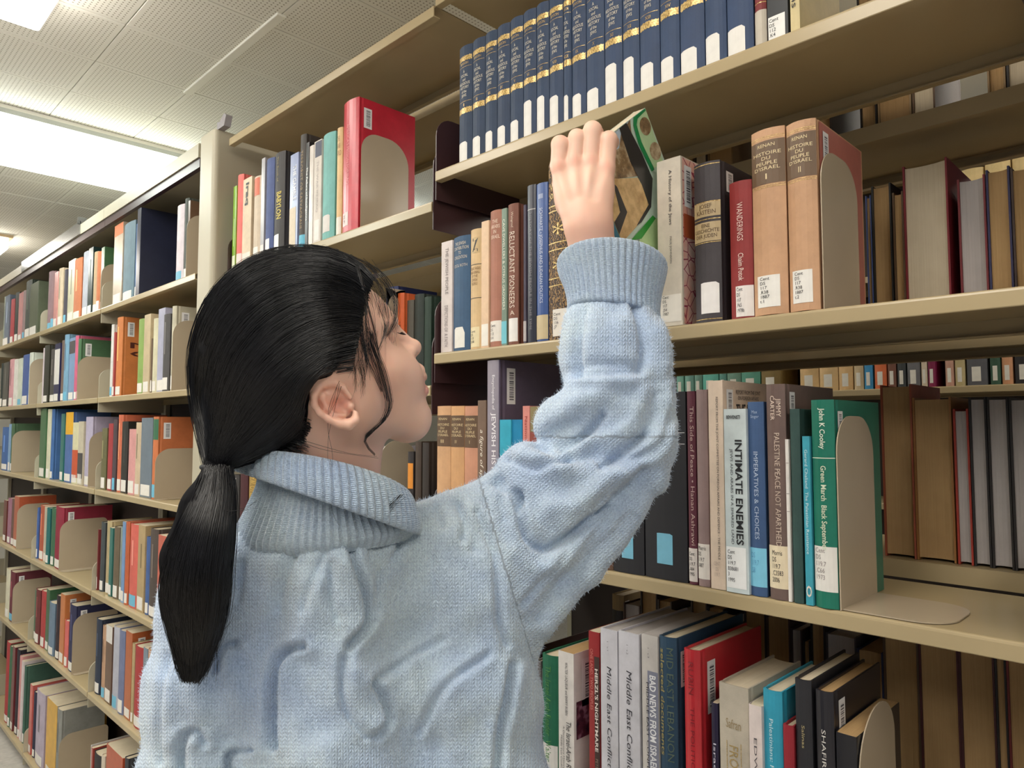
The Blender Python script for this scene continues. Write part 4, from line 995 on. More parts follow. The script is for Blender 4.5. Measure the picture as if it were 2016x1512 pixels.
lrow(2, 2, [(0, 13, 841, 'bl'), (13.5, 18, 835, 'lb'), (18.5, 24.5, 834, 'gn', {'D': 0.18})])
lend(2, 2, 25.5, 848)
# fourth shelf
lrow(3, 0, [(183, 190, 1041, 'dr'), (190.4, 198, 1028, 'dg'), (200.5, 209.5, 1026, 'tn'), (210, 216, 1039, 'tl'), (216.3, 227, 1037, 'ol'), (227.4, 234, 1038, 'gy'), (234.5, 240.5, 1027, 'lb'), (241, 248, 1027, 'ro'), (248.4, 265, 1032, 'sl', {'D': 0.18, 'what': 'glossy book'}), (265.4, 279, 1034, 'tn'), (280, 287.5, 1057, 'bl'), (288, 304, 1041, 'dg'), (306, 322, 1054, 'sl')])
lrow(3, 1, [(57.5, 69, 998, 'bl'), (69.4, 79, 995, 'ro'), (79.3, 84.5, 998, 'be'), (85, 91.5, 1000, 'tl'), (92, 99.5, 1000, 'gn'), (100, 116, 998, 'cm', {'D': 0.20, 'bar': True, 'hard': True})])
lend(3, 1, 118, 1025, D=0.19, label='pale bookend after the crimson book on the fourth shelf', base=0.06)
lrow(3, 2, [(0, 6, 985, 'dr'), (6.5, 13.5, 981, 'mv'), (14, 21, 983, 'br'), (21.5, 31, 977, 'ro', {'D': 0.17})])
lend(3, 2, 33, 993)
# fifth shelf
lrow(4, 0, [(168, 176, 1226, 'pk'), (176.4, 189.5, 1217, 'nv', {'D': 0.18}), (191.5, 200, 1232, 'tn'), (200.4, 213, 1231, 'br', {'band': (0.78, 1.0, 'w')}), (213.5, 225, 1233, 'lv'), (225.4, 237, 1240, 'bg'), (238, 251, 1243, 'ro', {'D': 0.18, 'bar': True}), (251.4, 256.5, 1266, 'tn'), (257, 273, 1272, 'rd'), (273.4, 282, 1275, 'bg'), (282.5, 292, 1277, 'tn'), (292.5, 304, 1280, 'bk')])
lrow(4, 1, [(48, 56, 1158, 'dn'), (56.3, 60, 1162, 'gn'), (60.4, 69.5, 1160, 'dr'), (70, 79, 1163, 'rd'), (79.4, 86, 1160, 'gn'), (86.4, 98, 1186, 'bg'), (98.5, 107.5, 1172, 'bk'), (108, 117, 1169, 'or', {'D': 0.18, 'bar': True}), (117.5, 124.5, 1222, 'sl'), (125.5, 138.5, 1190, 'nv', {'D': 0.19, 'bar': True})])
lend(4, 1, 140, 1206, D=0.17)
lrow(4, 2, [(0, 8, 1120, 'cr'), (8.4, 18, 1125, 'dr', {'D': 0.17, 'bar': True})])
lend(4, 2, 19, 1140, D=0.17)
# bottom shelf
lrow(5, 0, [(148, 156, 1462, 'w', {'D': 0.20}), (156.4, 160, 1470, 'rd'), (161, 176, 1482, 'bk'), (176.5, 183, 1485, 'cr'), (183.5, 219, 1476, 'ro'), (221, 228, 1490, 'dg')])
lrow(5, 1, [(13, 20, 1340, 'rd'), (20.4, 30, 1345, 'sl'), (30.4, 36, 1362, 'nv'), (36.4, 55, 1361, 'lv', {'D': 0.19}), (58, 80, 1380, 'yl', {'D': 0.20}), (81.5, 92, 1394, 'gy', {'D': 0.17, 'what': 'picture album'})])
lend(5, 1, 96, 1420, D=0.19)
lrow(5, 2, [(-28, -20, 1262, 'rd'), (-19.5, -14, 1270, 'gn'), (-13.5, -8, 1262, 'dr'), (-7.5, -1, 1275, 'bk'), (-0.5, 4, 1290, 'pk'), (4.5, 9, 1300, 'w'), (9.3, 12.5, 1310, 'gn')])
# ------------------------------------------------------------------ sculpting tools (signed distance fields -> mesh)
# Figure coordinates (u, v, w): one unit is about half a millimetre; u to the figure's front-right, v down, w away from the lens
T0 = 0.78
def W(P):
    P = np.asarray(P, float)
    t = T0 * (1 + P[:, 2] / FPX)
    return CAM + t[:, None] * (CF + np.outer((P[:, 0] - IMW / 2) / FPX, CR) - np.outer((P[:, 1] - IMH / 2) / FPX, CU))

class Vol:
    def __init__(s, lo, hi, h):
        s.lo = np.array(lo, np.float32); s.h = h
        s.n = [int(math.ceil((hi[i] - lo[i]) / h)) + 1 for i in range(3)]
        s.ax = [np.float32(lo[i]) + np.float32(h) * np.arange(s.n[i], dtype=np.float32) for i in range(3)]
        s.F = np.full(s.n, 60.0, np.float32)
    def _win(s, lo, hi):
        sl = []
        for i in range(3):
            a = max(0, int((lo[i] - s.lo[i]) / s.h)); b = min(s.n[i], int((hi[i] - s.lo[i]) / s.h) + 2)
            if b <= a: return None
            sl.append(slice(a, b))
        g = [s.ax[i][sl[i]] for i in range(3)]
        return tuple(sl), g[0][:, None, None], g[1][None, :, None], g[2][None, None, :]
    def _mix(s, sl, d, k, op):
        A = s.F[sl]
        if op == 'sub': d = -d
        if k > 0:
            h = np.maximum(k - np.abs(A - d), 0) / k
            e = h * h * (k * 0.25)
            s.F[sl] = np.minimum(A, d) - e if op == 'add' else np.maximum(A, d) + e
        else:
            s.F[sl] = np.minimum(A, d) if op == 'add' else np.maximum(A, d)
    def cone(s, a, b, ra, rb, k=12, ws=1.0, op='add'):
        a = np.array(a, np.float32); b = np.array(b, np.float32)
        R = max(ra, rb); pad = R + k + 3 * s.h
        pw = R / ws + k + 3 * s.h
        win = s._win([min(a[0], b[0]) - pad, min(a[1], b[1]) - pad, min(a[2], b[2]) - pw], [max(a[0], b[0]) + pad, max(a[1], b[1]) + pad, max(a[2], b[2]) + pw])
        if win is None: return
        sl, x, y, z = win
        ba = b - a; q = float(ba @ ba) + 1e-9
        h = np.clip(((x - a[0]) * ba[0] + (y - a[1]) * ba[1] + (z - a[2]) * ba[2]) / q, 0, 1)
        d = np.sqrt((x - a[0] - h * ba[0]) ** 2 + (y - a[1] - h * ba[1]) ** 2 + ((z - a[2] - h * ba[2]) * ws) ** 2) - (ra + (rb - ra) * h)
        if ws > 1: d = d / (1 + 0.5 * (ws - 1))
        s._mix(sl, d.astype(np.float32), k, op)
    def ball(s, c, r, k=12, op='add'): s.cone(c, (c[0] + 0.01, c[1], c[2]), r, r, k, 1.0, op)
    def chain(s, pts, k=6, op='add', ws=1.0):
        """pts: (u, v, w, r)"""
        for p, q in zip(pts[:-1], pts[1:]): s.cone(p[:3], q[:3], p[3], q[3], k, ws, op)
    def ell(s, c, r, k=12, op='add', yaw=0.0, roll=0.0):
        R = max(r); pad = R + k + 3 * s.h
        win = s._win([c[i] - pad for i in range(3)], [c[i] + pad for i in range(3)])
        if win is None: return
        sl, x, y, z = win
        x = x - c[0]; y = y - c[1]; z = z - c[2]
        if roll:
            ca, sa = math.cos(roll), math.sin(roll); x, y = x * ca + y * sa, -x * sa + y * ca
        if yaw:
            ca, sa = math.cos(yaw), math.sin(yaw); x, z = x * ca + z * sa, -x * sa + z * ca
        k0 = np.sqrt((x / r[0]) ** 2 + (y / r[1]) ** 2 + (z / r[2]) ** 2) + 1e-6
        k1 = np.sqrt((x / r[0] ** 2) ** 2 + (y / r[1] ** 2) ** 2 + (z / r[2] ** 2) ** 2) + 1e-6
        s._mix(sl, (k0 * (k0 - 1) / k1).astype(np.float32), k, op)
    def nets(s):
        F = np.clip(s.F, -3 * s.h, 3 * s.h)
        S = F < 0
        nx, ny, nz = F.shape
        cnt = np.zeros((nx - 1, ny - 1, nz - 1), np.int8)
        for i in (0, 1):
            for j in (0, 1):
                for k in (0, 1): cnt += S[i:nx - 1 + i, j:ny - 1 + j, k:nz - 1 + k]
        act = (cnt > 0) & (cnt < 8)
        I = np.argwhere(act)
        idx = np.full(act.shape, -1, np.int32); idx[act] = np.arange(len(I), dtype=np.int32)
        acc = np.zeros((len(I), 3), np.float32); num = np.zeros(len(I), np.float32)
        cor = [(i, j, k) for i in (0, 1) for j in (0, 1) for k in (0, 1)]
        val = {c: F[I[:, 0] + c[0], I[:, 1] + c[1], I[:, 2] + c[2]] for c in cor}
        for a in cor:
            for ax in range(3):
                if a[ax]: continue
                b = tuple(1 if q == ax else a[q] for q in range(3))
                fa, fb = val[a], val[b]
                m = (fa < 0) != (fb < 0)
                t = np.where(m, fa / np.where(m, fa - fb, 1), 0)
                p = np.tile(np.array(a, np.float32), (len(I), 1)); p[:, ax] = t
                acc += p * m[:, None]; num += m
        V = s.lo + s.h * (I + acc / num[:, None])
        Q = []
        def cell(i, j, k): return idx[i, j, k]
        for ax in range(3):
            o1, o2 = (ax + 1) % 3, (ax + 2) % 3
            sA = [slice(1, -1)] * 3; sB = [slice(1, -1)] * 3
            sA[ax] = slice(0, -1); sB[ax] = slice(1, None)
            a, b = S[tuple(sA)], S[tuple(sB)]
            m = np.argwhere(a != b)
            if len(m) == 0: continue
            off = np.array([1, 1, 1]); off[ax] = 0
            g = m + off
            ins = S[g[:, 0], g[:, 1], g[:, 2]]
            d1 = np.zeros(3, int); d1[o1] = 1; d2 = np.zeros(3, int); d2[o2] = 1
            c = [g - d1 - d2, g - d2, g, g - d1]
            q = np.stack([cell(x[:, 0], x[:, 1], x[:, 2]) for x in c], 1)
            q[~ins] = q[~ins][:, ::-1]
            Q.append(q)
        Q = np.concatenate(Q)
        return V.astype(np.float32), Q[(Q >= 0).all(1)]

def vnormals(V, Q):
    n = np.cross(V[Q[:, 2]] - V[Q[:, 0]], V[Q[:, 3]] - V[Q[:, 1]])
    N_ = np.zeros_like(V)
    for c in range(4):
        for a in range(3): N_[:, a] += np.bincount(Q[:, c], n[:, a], len(V))
    return N_ / np.maximum(np.linalg.norm(N_, axis=1, keepdims=True), 1e-9)

def relax(V, Q, it=2, f=0.5):
    for _ in range(it):
        A = np.zeros_like(V); c = np.zeros(len(V), np.float32)
        for i in range(4):
            j = (i + 1) % 4
            for a in range(3):
                A[:, a] += np.bincount(Q[:, i], V[Q[:, j], a], len(V)) + np.bincount(Q[:, j], V[Q[:, i], a], len(V))
            c += np.bincount(Q[:, i], minlength=len(V)) + np.bincount(Q[:, j], minlength=len(V))
        V = V + f * (A / np.maximum(c, 1)[:, None] - V)
    return V

def seg_dist(P, pts):
    """distance in the u,v plane of points P to a polyline"""
    best = np.full(len(P), 1e9, np.float32)
    pts = np.array(pts, np.float32)
    for a, b in zip(pts[:-1], pts[1:]):
        ba = b - a
        h = np.clip(((P - a) @ ba) / (ba @ ba + 1e-9), 0, 1)
        best = np.minimum(best, np.linalg.norm(P - a - h[:, None] * ba, axis=1))
    return best

def smooth_line(pts, n=40):
    """Catmull-Rom through the points"""
    p = np.array(pts, float); p = np.vstack([2 * p[0] - p[1], p, 2 * p[-1] - p[-2]])
    L = np.concatenate([[0], np.cumsum(np.linalg.norm(np.diff(p[1:-1], axis=0), axis=1))]); L /= L[-1]
    out = []
    for t in np.linspace(0, 1, n):
        i = min(len(L) - 2, np.searchsorted(L, t, 'right') - 1)
        f = (t - L[i]) / (L[i + 1] - L[i] + 1e-12)
        a, b, c, d = p[i], p[i + 1], p[i + 2], p[i + 3]
        out.append(0.5 * ((2 * b) + (-a + c) * f + (2 * a - 5 * b + 4 * c - d) * f ** 2 + (-a + 3 * b - 3 * c + d) * f ** 3))
    return np.array(out)

def main_island(V, Q, least=400):
    lab = np.arange(len(V))
    while True:
        m = lab[Q].min(1); new = lab.copy()
        for c in range(4): np.minimum.at(new, Q[:, c], m)
        new = new[new]
        if (new == lab).all(): break
        lab = new
    cnt = np.bincount(lab, minlength=len(V))
    keep = cnt[lab] >= least
    idx = np.cumsum(keep) - 1
    return V[keep], idx[Q[keep[Q].all(1)]]

# ------------------------------------------------------------------ the held book
M_HB = {}
n = N('dig_photo'); f_ = n.noise(40, 6, n.obj(), 0.7); n.set(Base_Color=n.ramp(f_, [(0.30, lin((70, 56, 44))), (0.5, lin((150, 122, 88))), (0.66, lin((206, 190, 160)))]), Roughness=0.3); M_HB['dig'] = n.m
n = N('sand_photo'); f_ = n.noise(60, 4, n.obj(), 0.6); n.set(Base_Color=n.ramp(f_, [(0.32, lin((184, 146, 96))), (0.62, lin((226, 192, 136)))]), Roughness=0.3); M_HB['sand'] = n.m
# spine-top corner (under the fingers) and fore-edge corner of the near cover, measured in the photograph
ra_, rb_ = ray(1152, 303), ray(1270, 212)
XC = -0.606
a_, b_ = ra_ * XC / ra_[0], rb_ * XC / rb_[0]
Dh, Hh, wh = float(np.linalg.norm(b_ - a_)), 0.245, 0.020
TILT = math.atan2(b_[2] - a_[2], b_[1] - a_[1])
hb_y, hb_z = a_[1], a_[2] + 1.5
zb = hb_z - Hh * math.cos(TILT); yb = hb_y + Hh * math.sin(TILT)
hb = book(XC - wh, XC, 0.0, 0.0, Hh, Dh, (206, 226, 210), style='paper')
hb.root.name = 'held_book'
hb.root.location = (XC - wh / 2, yb, zb); hb.root.rotation_euler = (TILT, 0, 0)
def hpoly(pts, color=None, mat=None, name='cover_print', lift=0.0006):
    """a printed patch; corners given as measured points, laid on the cover's plane"""
    V = []
    for px_, py_ in pts:
        p = onX(px_, py_, XC)
        dy, dz = p[1] - yb, p[2] - zb
        ly = dy * math.cos(TILT) + dz * math.sin(TILT); lz = -dy * math.sin(TILT) + dz * math.cos(TILT)
        V.append((hb.hw + lift, min(max(ly, 0.0006), Dh - 0.0004), min(max(lz, 0.0006), Hh - 0.0006)))
    return mesh_obj(name, V, [tuple(range(len(V)))], mat or M['gloss'], hb.root, color=color)
hpoly([(1160, 300), (1240, 236), (1246, 290), (1268, 345), (1216, 352), (1170, 352)], mat=M_HB['dig'], name='cover_photo')
hpoly([(1160, 302), (1238, 238), (1222, 262), (1218, 292), (1170, 320)], (196, 212, 226), name='cover_sky', lift=0.0008)
hpoly([(1170, 350), (1216, 352), (1255, 350), (1280, 395), (1258, 440), (1235, 466), (1222, 480), (1190, 440)], mat=M_HB['sand'], name='cover_stone', lift=0.0009)
hpoly([(1217, 250), (1231, 239), (1262, 300), (1284, 352), (1281, 408), (1262, 438), (1252, 445), (1276, 403), (1262, 362), (1240, 318)], (56, 54, 54), name='cover_bar', lift=0.0011)
hpoly([(1206, 360), (1214, 368), (1234, 418), (1218, 462), (1206, 440), (1220, 418)], (62, 60, 60), name='cover_bar', lift=0.0011)
hpoly([(1246, 231), (1268, 213), (1270, 218), (1254, 234), (1252, 246), (1262, 280), (1287, 334), (1282, 338), (1256, 284), (1246, 248)], (38, 146, 84), name='cover_border', lift=0.0013)
hpoly([(1254, 236), (1270, 215), (1304, 318), (1287, 332), (1262, 280), (1253, 248)], (196, 226, 176), name='cover_panel', lift=0.0012)
hpoly([(1284, 424), (1290, 430), (1262, 470), (1240, 474)], (52, 160, 62), name='cover_border', lift=0.0013)
hpoly([(1290, 430), (1310, 430), (1310, 500), (1258, 500), (1258, 472)], (196, 226, 166), name='cover_panel', lift=0.0012)
for cx_, cy_ in ((1269, 249), (1289, 298)):
    hpoly([(cx_ + 11 * math.cos(a) + 2 * math.sin(a), cy_ + 18 * math.sin(a)) for a in [k / 16 * 2 * math.pi for k in range(16)]], mat=M_HB['dig'], name='cover_vignette', lift=0.0015)
text(hb, 'of', 0.060, 0.072, 0.118, 0.128, 'h', (40, 90, 50), side=True, name='cover_title')
band(hb, 0.0, Hh, (60, 120, 140), -1, 1, name='spine_print')
tag(hb.root, 'tilted paperback with green border and desert photograph, pulled out by the hand', 'book', GR1)

# ------------------------------------------------------------------ the woman
person = empty('person', (-0.66, 0.42, FLOOR))
def add_part(o, parent=person):
    o.parent = parent
    o.matrix_parent_inverse = person.matrix_basis.inverted() if parent is person else Matrix()
    return o

# -- materials
n = N('skin')
f_ = n.noise(9, 4, n.obj()); g_ = n.noise(120, 3, n.obj())
att = n.n('ShaderNodeVertexColor'); att.layer_name = 'tint'
base = n.ramp(f_, [(0.3, lin((230, 182, 160))), (0.7, lin((242, 200, 178)))])
n.set(Base_Color=n.mix(1.0, base, att.outputs['Color'], 'MULTIPLY'), Roughness=0.46, Subsurface_Weight=0.25)
n.b.inputs['Subsurface Radius'].default_value = (0.9, 0.35, 0.2); n.b.inputs['Subsurface Scale'].default_value = 0.006
n.bump(g_, 0.06, 0.0006)
M['skin'] = n.m

n = N('wool_knit')
f_ = n.noise(7, 4, n.obj(), 0.6); g_ = n.noise(420, 3, n.obj(), 0.7); g2 = n.noise(55, 4, n.obj(), 0.7)
base = n.ramp(f_, [(0.30, lin((166, 188, 224))), (0.5, lin((184, 203, 226))), (0.7, lin((200, 216, 224)))])
fleck = n.ramp(g_, [(0.35, (0.78, 0.80, 0.84)), (0.62, (1.06, 1.06, 1.05))])
col = n.mix(1.0, base, fleck, 'MULTIPLY')
uv = n.n('ShaderNodeUVMap'); uv.uv_map = 'knit'
sp = n.n('ShaderNodeSeparateXYZ'); n.l(uv.outputs[0], sp.inputs[0])
# rows of V stitches
fx = n.math('FRACT', n.math('MULTIPLY', sp.outputs[0], 1.0))
vsh = n.math('ABSOLUTE', n.math('SUBTRACT', fx, 0.5))
row = n.math('FRACT', n.math('ADD', sp.outputs[1], n.math('MULTIPLY', vsh, 1.3)))
hump = n.math('SINE', n.math('MULTIPLY', row, math.pi))
colm = n.math('SINE', n.math('MULTIPLY', n.math('FRACT', n.math('MULTIPLY', sp.outputs[0], 2.0)), math.pi))
stitch = n.math('ADD', n.math('MULTIPLY', n.math('MULTIPLY', hump, colm), 0.55), n.math('ADD', n.math('MULTIPLY', g_, 0.8), n.math('MULTIPLY', g2, 0.5)))
col = n.mix(1.0, col, n.ramp(stitch, [(0.45, (0.82, 0.84, 0.88)), (1.0, (1.05, 1.05, 1.04))]), 'MULTIPLY')
n.set(Base_Color=col, Roughness=0.95, Sheen_Weight=0.5, Sheen_Roughness=0.6)
n.bump(stitch, 0.75, 0.0022)
M['wool'] = n.m

n = N('black_hair')
f_ = n.noise(30, 3, n.obj())
n.set(Base_Color=n.ramp(f_, [(0.3, lin((13, 12, 15))), (0.7, lin((22, 20, 23)))]), Roughness=0.32, Specular_IOR_Level=0.55)
M['hair'] = n.m
n = N('hair_mass')
n.set(Base_Color=lin((14, 13, 16)), Roughness=0.8, Specular_IOR_Level=0.04)
n.bump(n.noise(1.0, 3, n.mapped((120, 120, 30))), 0.4, 0.002)
M['hairmass'] = n.m
M['lash'] = paint('lash', (40, 28, 26), 0.5)
M['elastic'] = paint('elastic_band', (26, 26, 30), 0.8)
M['denim'] = paint('trouser_cloth', (44, 48, 60), 0.9, 0.12, 60)
M['shoe'] = paint('shoe_canvas', (226, 224, 220), 0.6)

# -- head, neck, ear
def S(u): return -73 + (u - 620) * 0.35
hd = Vol((370, 480, -330), (870, 1075, 160), 2.6)
hd.ell((566, 690, -92), (172, 172, 128), 10, yaw=-0.3)
hd.ball((690, 622, S(690)), 66, 40)
for s in (-1, 1):
    hd.ball((672, 640, S(672) + s * 52), 62, 40)
    hd.ball((716, 668, S(716) + s * 44), 46, 30)
    hd.cone((738, 735, S(738) + s * 44), (700, 770, S(700) + s * 62), 58, 60, 40)          # cheek
    hd.cone((800, 824, S(800) + s * 14), (690, 812, S(690) + s * 78), 37, 42, 34)          # jaw
    hd.ball((768, 765, S(768) + s * 22), 52, 44)
hd.ball((730, 640, S(730)), 46, 30)
hd.ball((745, 730, S(745)), 62, 34)
hd.ball((776, 752, S(776)), 54, 26)
hd.ball((804, 824, S(804)), 40, 26)
hd.cone((640, 850, -62), (640, 1060, 0), 98, 92, 34)                                   # neck
hd.cone((700, 850, S(700)), (690, 1000, -20), 52, 48, 34)                                 # throat
# nose
hd.cone((776, 648, S(776)), (808, 684, S(808)), 11, 15, 16)
hd.ball((815, 684, S(815)), 15, 10)
for s in (-1, 1):
    hd.ell((803, 694, S(803) + s * 17), (16, 12, 11), 8)
    hd.ball((815, 703, S(815) + s * 9), 4.5, 4, 'sub')
    # eye hollow and lid
    hd.ell((770, 662, S(770) + s * 46), (20, 12, 20), 14, 'sub')
    hd.ell((764, 663, S(764) + s * 42), (15, 13, 16), 6)
    hd.cone((748, 640, S(748) + s * 62), (772, 632, S(772) + s * 22), 11, 11, 16)          # brow ridge
# lips
hd.cone((825, 729, S(825) - 8), (825, 729, S(825) + 8), 12, 12, 8)
hd.chain([(812, 752, S(812) - 34, 7), (829, 743, S(829) - 14, 9), (831, 742, S(831), 9.5), (829, 743, S(829) + 14, 9), (812, 752, S(812) + 34, 7)], 4)
hd.chain([(814, 763, S(814) - 32, 8), (831, 769, S(831) - 12, 12.5), (831, 769, S(831) + 12, 12.5), (814, 763, S(814) + 32, 8)], 4)
hd.chain([(842, 755, S(842), 3.6), (824, 756, S(824) - 18, 3.6), (806, 762, S(806) - 40, 1.8)], 3, 'sub')
hd.chain([(842, 755, S(842), 3.6), (824, 756, S(824) + 18, 3.6), (806, 762, S(806) + 40, 1.8)], 3, 'sub')
hd.cone((843, 793, S(843) - 14), (843, 793, S(843) + 14), 6, 6, 10, op='sub')
# ear
def ew(u, v): return -186 - 0.16 * (690 - u)
hd.ell((660, 797, ew(660, 797) + 6), (36, 36, 9), 6, yaw=0.16)
helix = [(690, 782, 5), (676, 764, 6), (660, 755, 7), (643, 754, 7.5), (627, 764, 7.5), (618, 780, 7.5), (619, 797, 7), (630, 813, 7), (647, 825, 7.5), (666, 834, 9), (686, 836, 11), (700, 827, 9), (700, 814, 6)]
hd.chain([(u, v, ew(u, v) - 6, r) for u, v, r in helix], 4)
hd.chain([(u, v, ew(u, v) - 2, r) for u, v, r in [(640, 771, 4), (636, 787, 5), (643, 803, 5.5), (660, 816, 6), (678, 818, 5)]], 4)
hd.ell((668, 797, ew(668, 797) - 8), (17, 15, 14), 6, 'sub')
hd.ell((647, 770, ew(647, 770) - 9), (12, 6, 7), 4, 'sub')
hd.ball((690, 800, ew(690, 800) - 1), 9, 6)
hd.ball((678, 790, ew(678, 790) - 4), 6, 4, 'sub')
Vh, Qh = hd.nets(); Vh = relax(Vh, Qh, 2, 0.4)

# -- forearm and hand
def HW(v): return 264 - (v - 330) * 0.30
ha = Vol((1060, 225, 170), (1245, 720, 470), 1.9)
ha.cone((1206, 700, 215), (1168, 500, 245), 52, 45, 10, 1.15)
ha.cone((1168, 500, 245), (1158, 440, HW(440)), 46, 45, 14, 1.3)
ha.cone((1158, 440, HW(440)), (1153, 385, HW(385)), 45, 56, 16, 1.7)
# metacarpals spread to the knuckles
kn = [(1100, 326, 16.5), (1131, 316, 17), (1163, 315, 17), (1194, 328, 17)]
for (u, v, r), u0 in zip(kn, (1128, 1145, 1160, 1176)):
    ha.cone((u0, 415, HW(415) + 2), (u, v, HW(v)), 26, r + 1, 9)
ha.ell((1148, 372, HW(372) + 10), (58, 54, 24), 12)
# fingers: proximal phalanx up, then bent away over the book
fing = [((1103, 284, 17.5), 36), ((1136, 270, 16.5), 34), ((1167, 256, 18), 34), ((1199, 274, 16.5), 28)]
for i, ((u, v, r), ((fu, fv, fr), ln)) in enumerate(zip(kn, fing)):
    w0 = HW(v)
    ha.cone((u, v, w0), (fu, fv, w0 + 8), r, fr, 2.5)
    ha.cone((fu, fv, w0 + 8), (fu + 5, fv + 6, w0 + 8 + ln), fr, fr * 0.88, 5)
    ha.cone((fu + 5, fv + 6, w0 + 8 + ln), (fu + 7, fv + 10, w0 + 10 + ln * 1.35), fr * 0.88, fr * 0.72, 5)
# thumb, from the side of the palm, behind the book edge
ha.cone((1118, 405, HW(405) + 22), (1106, 362, HW(362) + 50), 24, 18, 12)
ha.cone((1106, 362, HW(362) + 50), (1108, 326, HW(326) + 72), 18, 14, 6)
ha.cone((1108, 326, HW(326) + 72), (1110, 302, HW(302) + 86), 14, 11, 6)
# knuckle bumps and tendons
for u, v, r in kn:
    ha.ball((u, v + 2, HW(v) - 7), r * 0.80, 9)
for (u, v, r), (u2, v2, r2_) in zip(kn[:-1], kn[1:]):
    m_ = ((u + u2) / 2, (v + v2) / 2 + 12)
    ha.cone((m_[0], m_[1], HW(m_[1]) - 31), (m_[0] * 0.6 + 1150 * 0.4, m_[1] + 52, HW(m_[1] + 52) - 37), 8, 6, 16, op='sub')
Va, Qa = ha.nets(); Va = relax(Va, Qa, 2, 0.4)

# -- simple torso and arm under the sweater so that the body is one figure
ib = Vol((330, 960, -90), (1290, 1720, 260), 9)
ib.cone((640, 1030, -6), (650, 1100, 10), 105, 120, 30)
ib.cone((480, 1170, 20), (860, 1130, 70), 70, 80, 40); ib.cone((660, 1150, 30), (670, 1650, 40), 150, 190, 40, 1.5)
ib.cone((880, 1130, 95), (1225, 900, 168), 48, 42, 20)
ib.cone((1225, 900, 165), (1208, 720, 215), 50, 50, 12)
Vb, Qb = ib.nets()
Vh, Qh = main_island(Vh, Qh); Va, Qa = main_island(Va, Qa); Vb, Qb = main_island(Vb, Qb)
Vall = np.vstack([Vh, Va, Vb]); Qall = np.vstack([Qh, Qa + len(Vh), Qb + len(Vh) + len(Va)])
body = np_mesh('body', W(Vall), Qall, M['skin'])
tint = np.ones((len(Vall), 4), np.float32)
def stain(c, r, col, amount, zf=1.0):
    d = np.sqrt((Vall[:, 0] - c[0]) ** 2 + (Vall[:, 1] - c[1]) ** 2 + ((Vall[:, 2] - c[2]) * zf) ** 2) / r
    a = (np.exp(-d ** 2) * amount)[:, None]
    tint[:, :3] = tint[:, :3] * (1 - a) + tint[:, :3] * np.array(col) * a
stain((828, 745, S(828)), 13, (0.82, 0.50, 0.50), 0.7, 0.4); stain((838, 768, S(838)), 13, (0.84, 0.38, 0.42), 1.0, 0.4)
stain((735, 745, S(735) - 90), 60, (1.0, 0.82, 0.80), 0.5)
stain((655, 795, -190), 34, (1.0, 0.74, 0.72), 0.6); stain((668, 797, -190), 16, (0.85, 0.58, 0.56), 0.6)  # ear flush, then the shade of the concha hollow painted darker
for u, v, r in kn: stain((u, v, HW(v) - 18), 13, (0.96, 0.74, 0.72), 0.8)
ca = body.data.color_attributes.new('tint', 'FLOAT_COLOR', 'POINT'); ca.data.foreach_set('color', tint.ravel())
add_part(body)

# -- sweater
sw = Vol((255, 590, -220), (1350, 1840, 360), 4.0)
def sc(*a, **k): sw.cone(*a, **k)
sc((425, 1195, 5), (398, 1560, 20), 105, 120, 60); sc((398, 1560, 20), (400, 1800, 30), 120, 125, 60)
sc((900, 1150, 90), (932, 1560, 70), 128, 136, 60); sc((932, 1560, 70), (930, 1800, 60), 136, 140, 60)
sc((640, 1110, -10), (650, 1560, -10), 125, 165, 60); sc((650, 1560, -10), (650, 1800, 0), 165, 165, 60)
sc((425, 1205, 5), (900, 1160, 80), 105, 115, 60)
sc((405, 1380, 10), (925, 1380, 70), 125, 130, 60); sc((400, 1600, 20), (930, 1600, 60), 130, 135, 60); sc((400, 1790, 20), (930, 1790, 60), 130, 135, 60)
sc((640, 1035, -5), (640, 1100, -5), 95, 120, 50)
sc((560, 1070, -15), (440, 1175, 0), 80, 90, 50)
sc((700, 1062, 10), (860, 1086, 70), 72, 88, 40)
sc((860, 1086, 70), (955, 1060, 95), 88, 84, 30)
sc((935, 1200, 85), (1235, 882, 165), 148, 90, 40, 1.25)                # wing of the raised sleeve
sc((900, 1085, 85), (1100, 960, 130), 105, 95, 40, 1.1)
sc((1040, 938, 118), (1160, 930, 135), 66, 62, 9)                      # lower fold lobe
sc((1112, 834, 150), (1225, 790, 185), 62, 84, 9)                      # upper fold lobe
sc((1238, 872, 165), (1222, 762, 200), 86, 98, 26)
sc((1222, 762, 200), (1208, 690, 228), 98, 104, 26); sc((1208, 690, 228), (1205, 640, 243), 104, 86, 26)
for u, v, w, r in [(838, 1022, 40, 34), (882, 1010, 56, 34), (926, 996, 70, 36), (968, 982, 86, 38)]: sw.ball((u, v, w), r, 14)
# pockets between the folds
sw.cone((1072, 866, 84), (1132, 838, 76), 26, 20, 16, op='sub')
sw.cone((984, 950, 60), (1024, 985, 14), 15, 11, 18, op='sub')
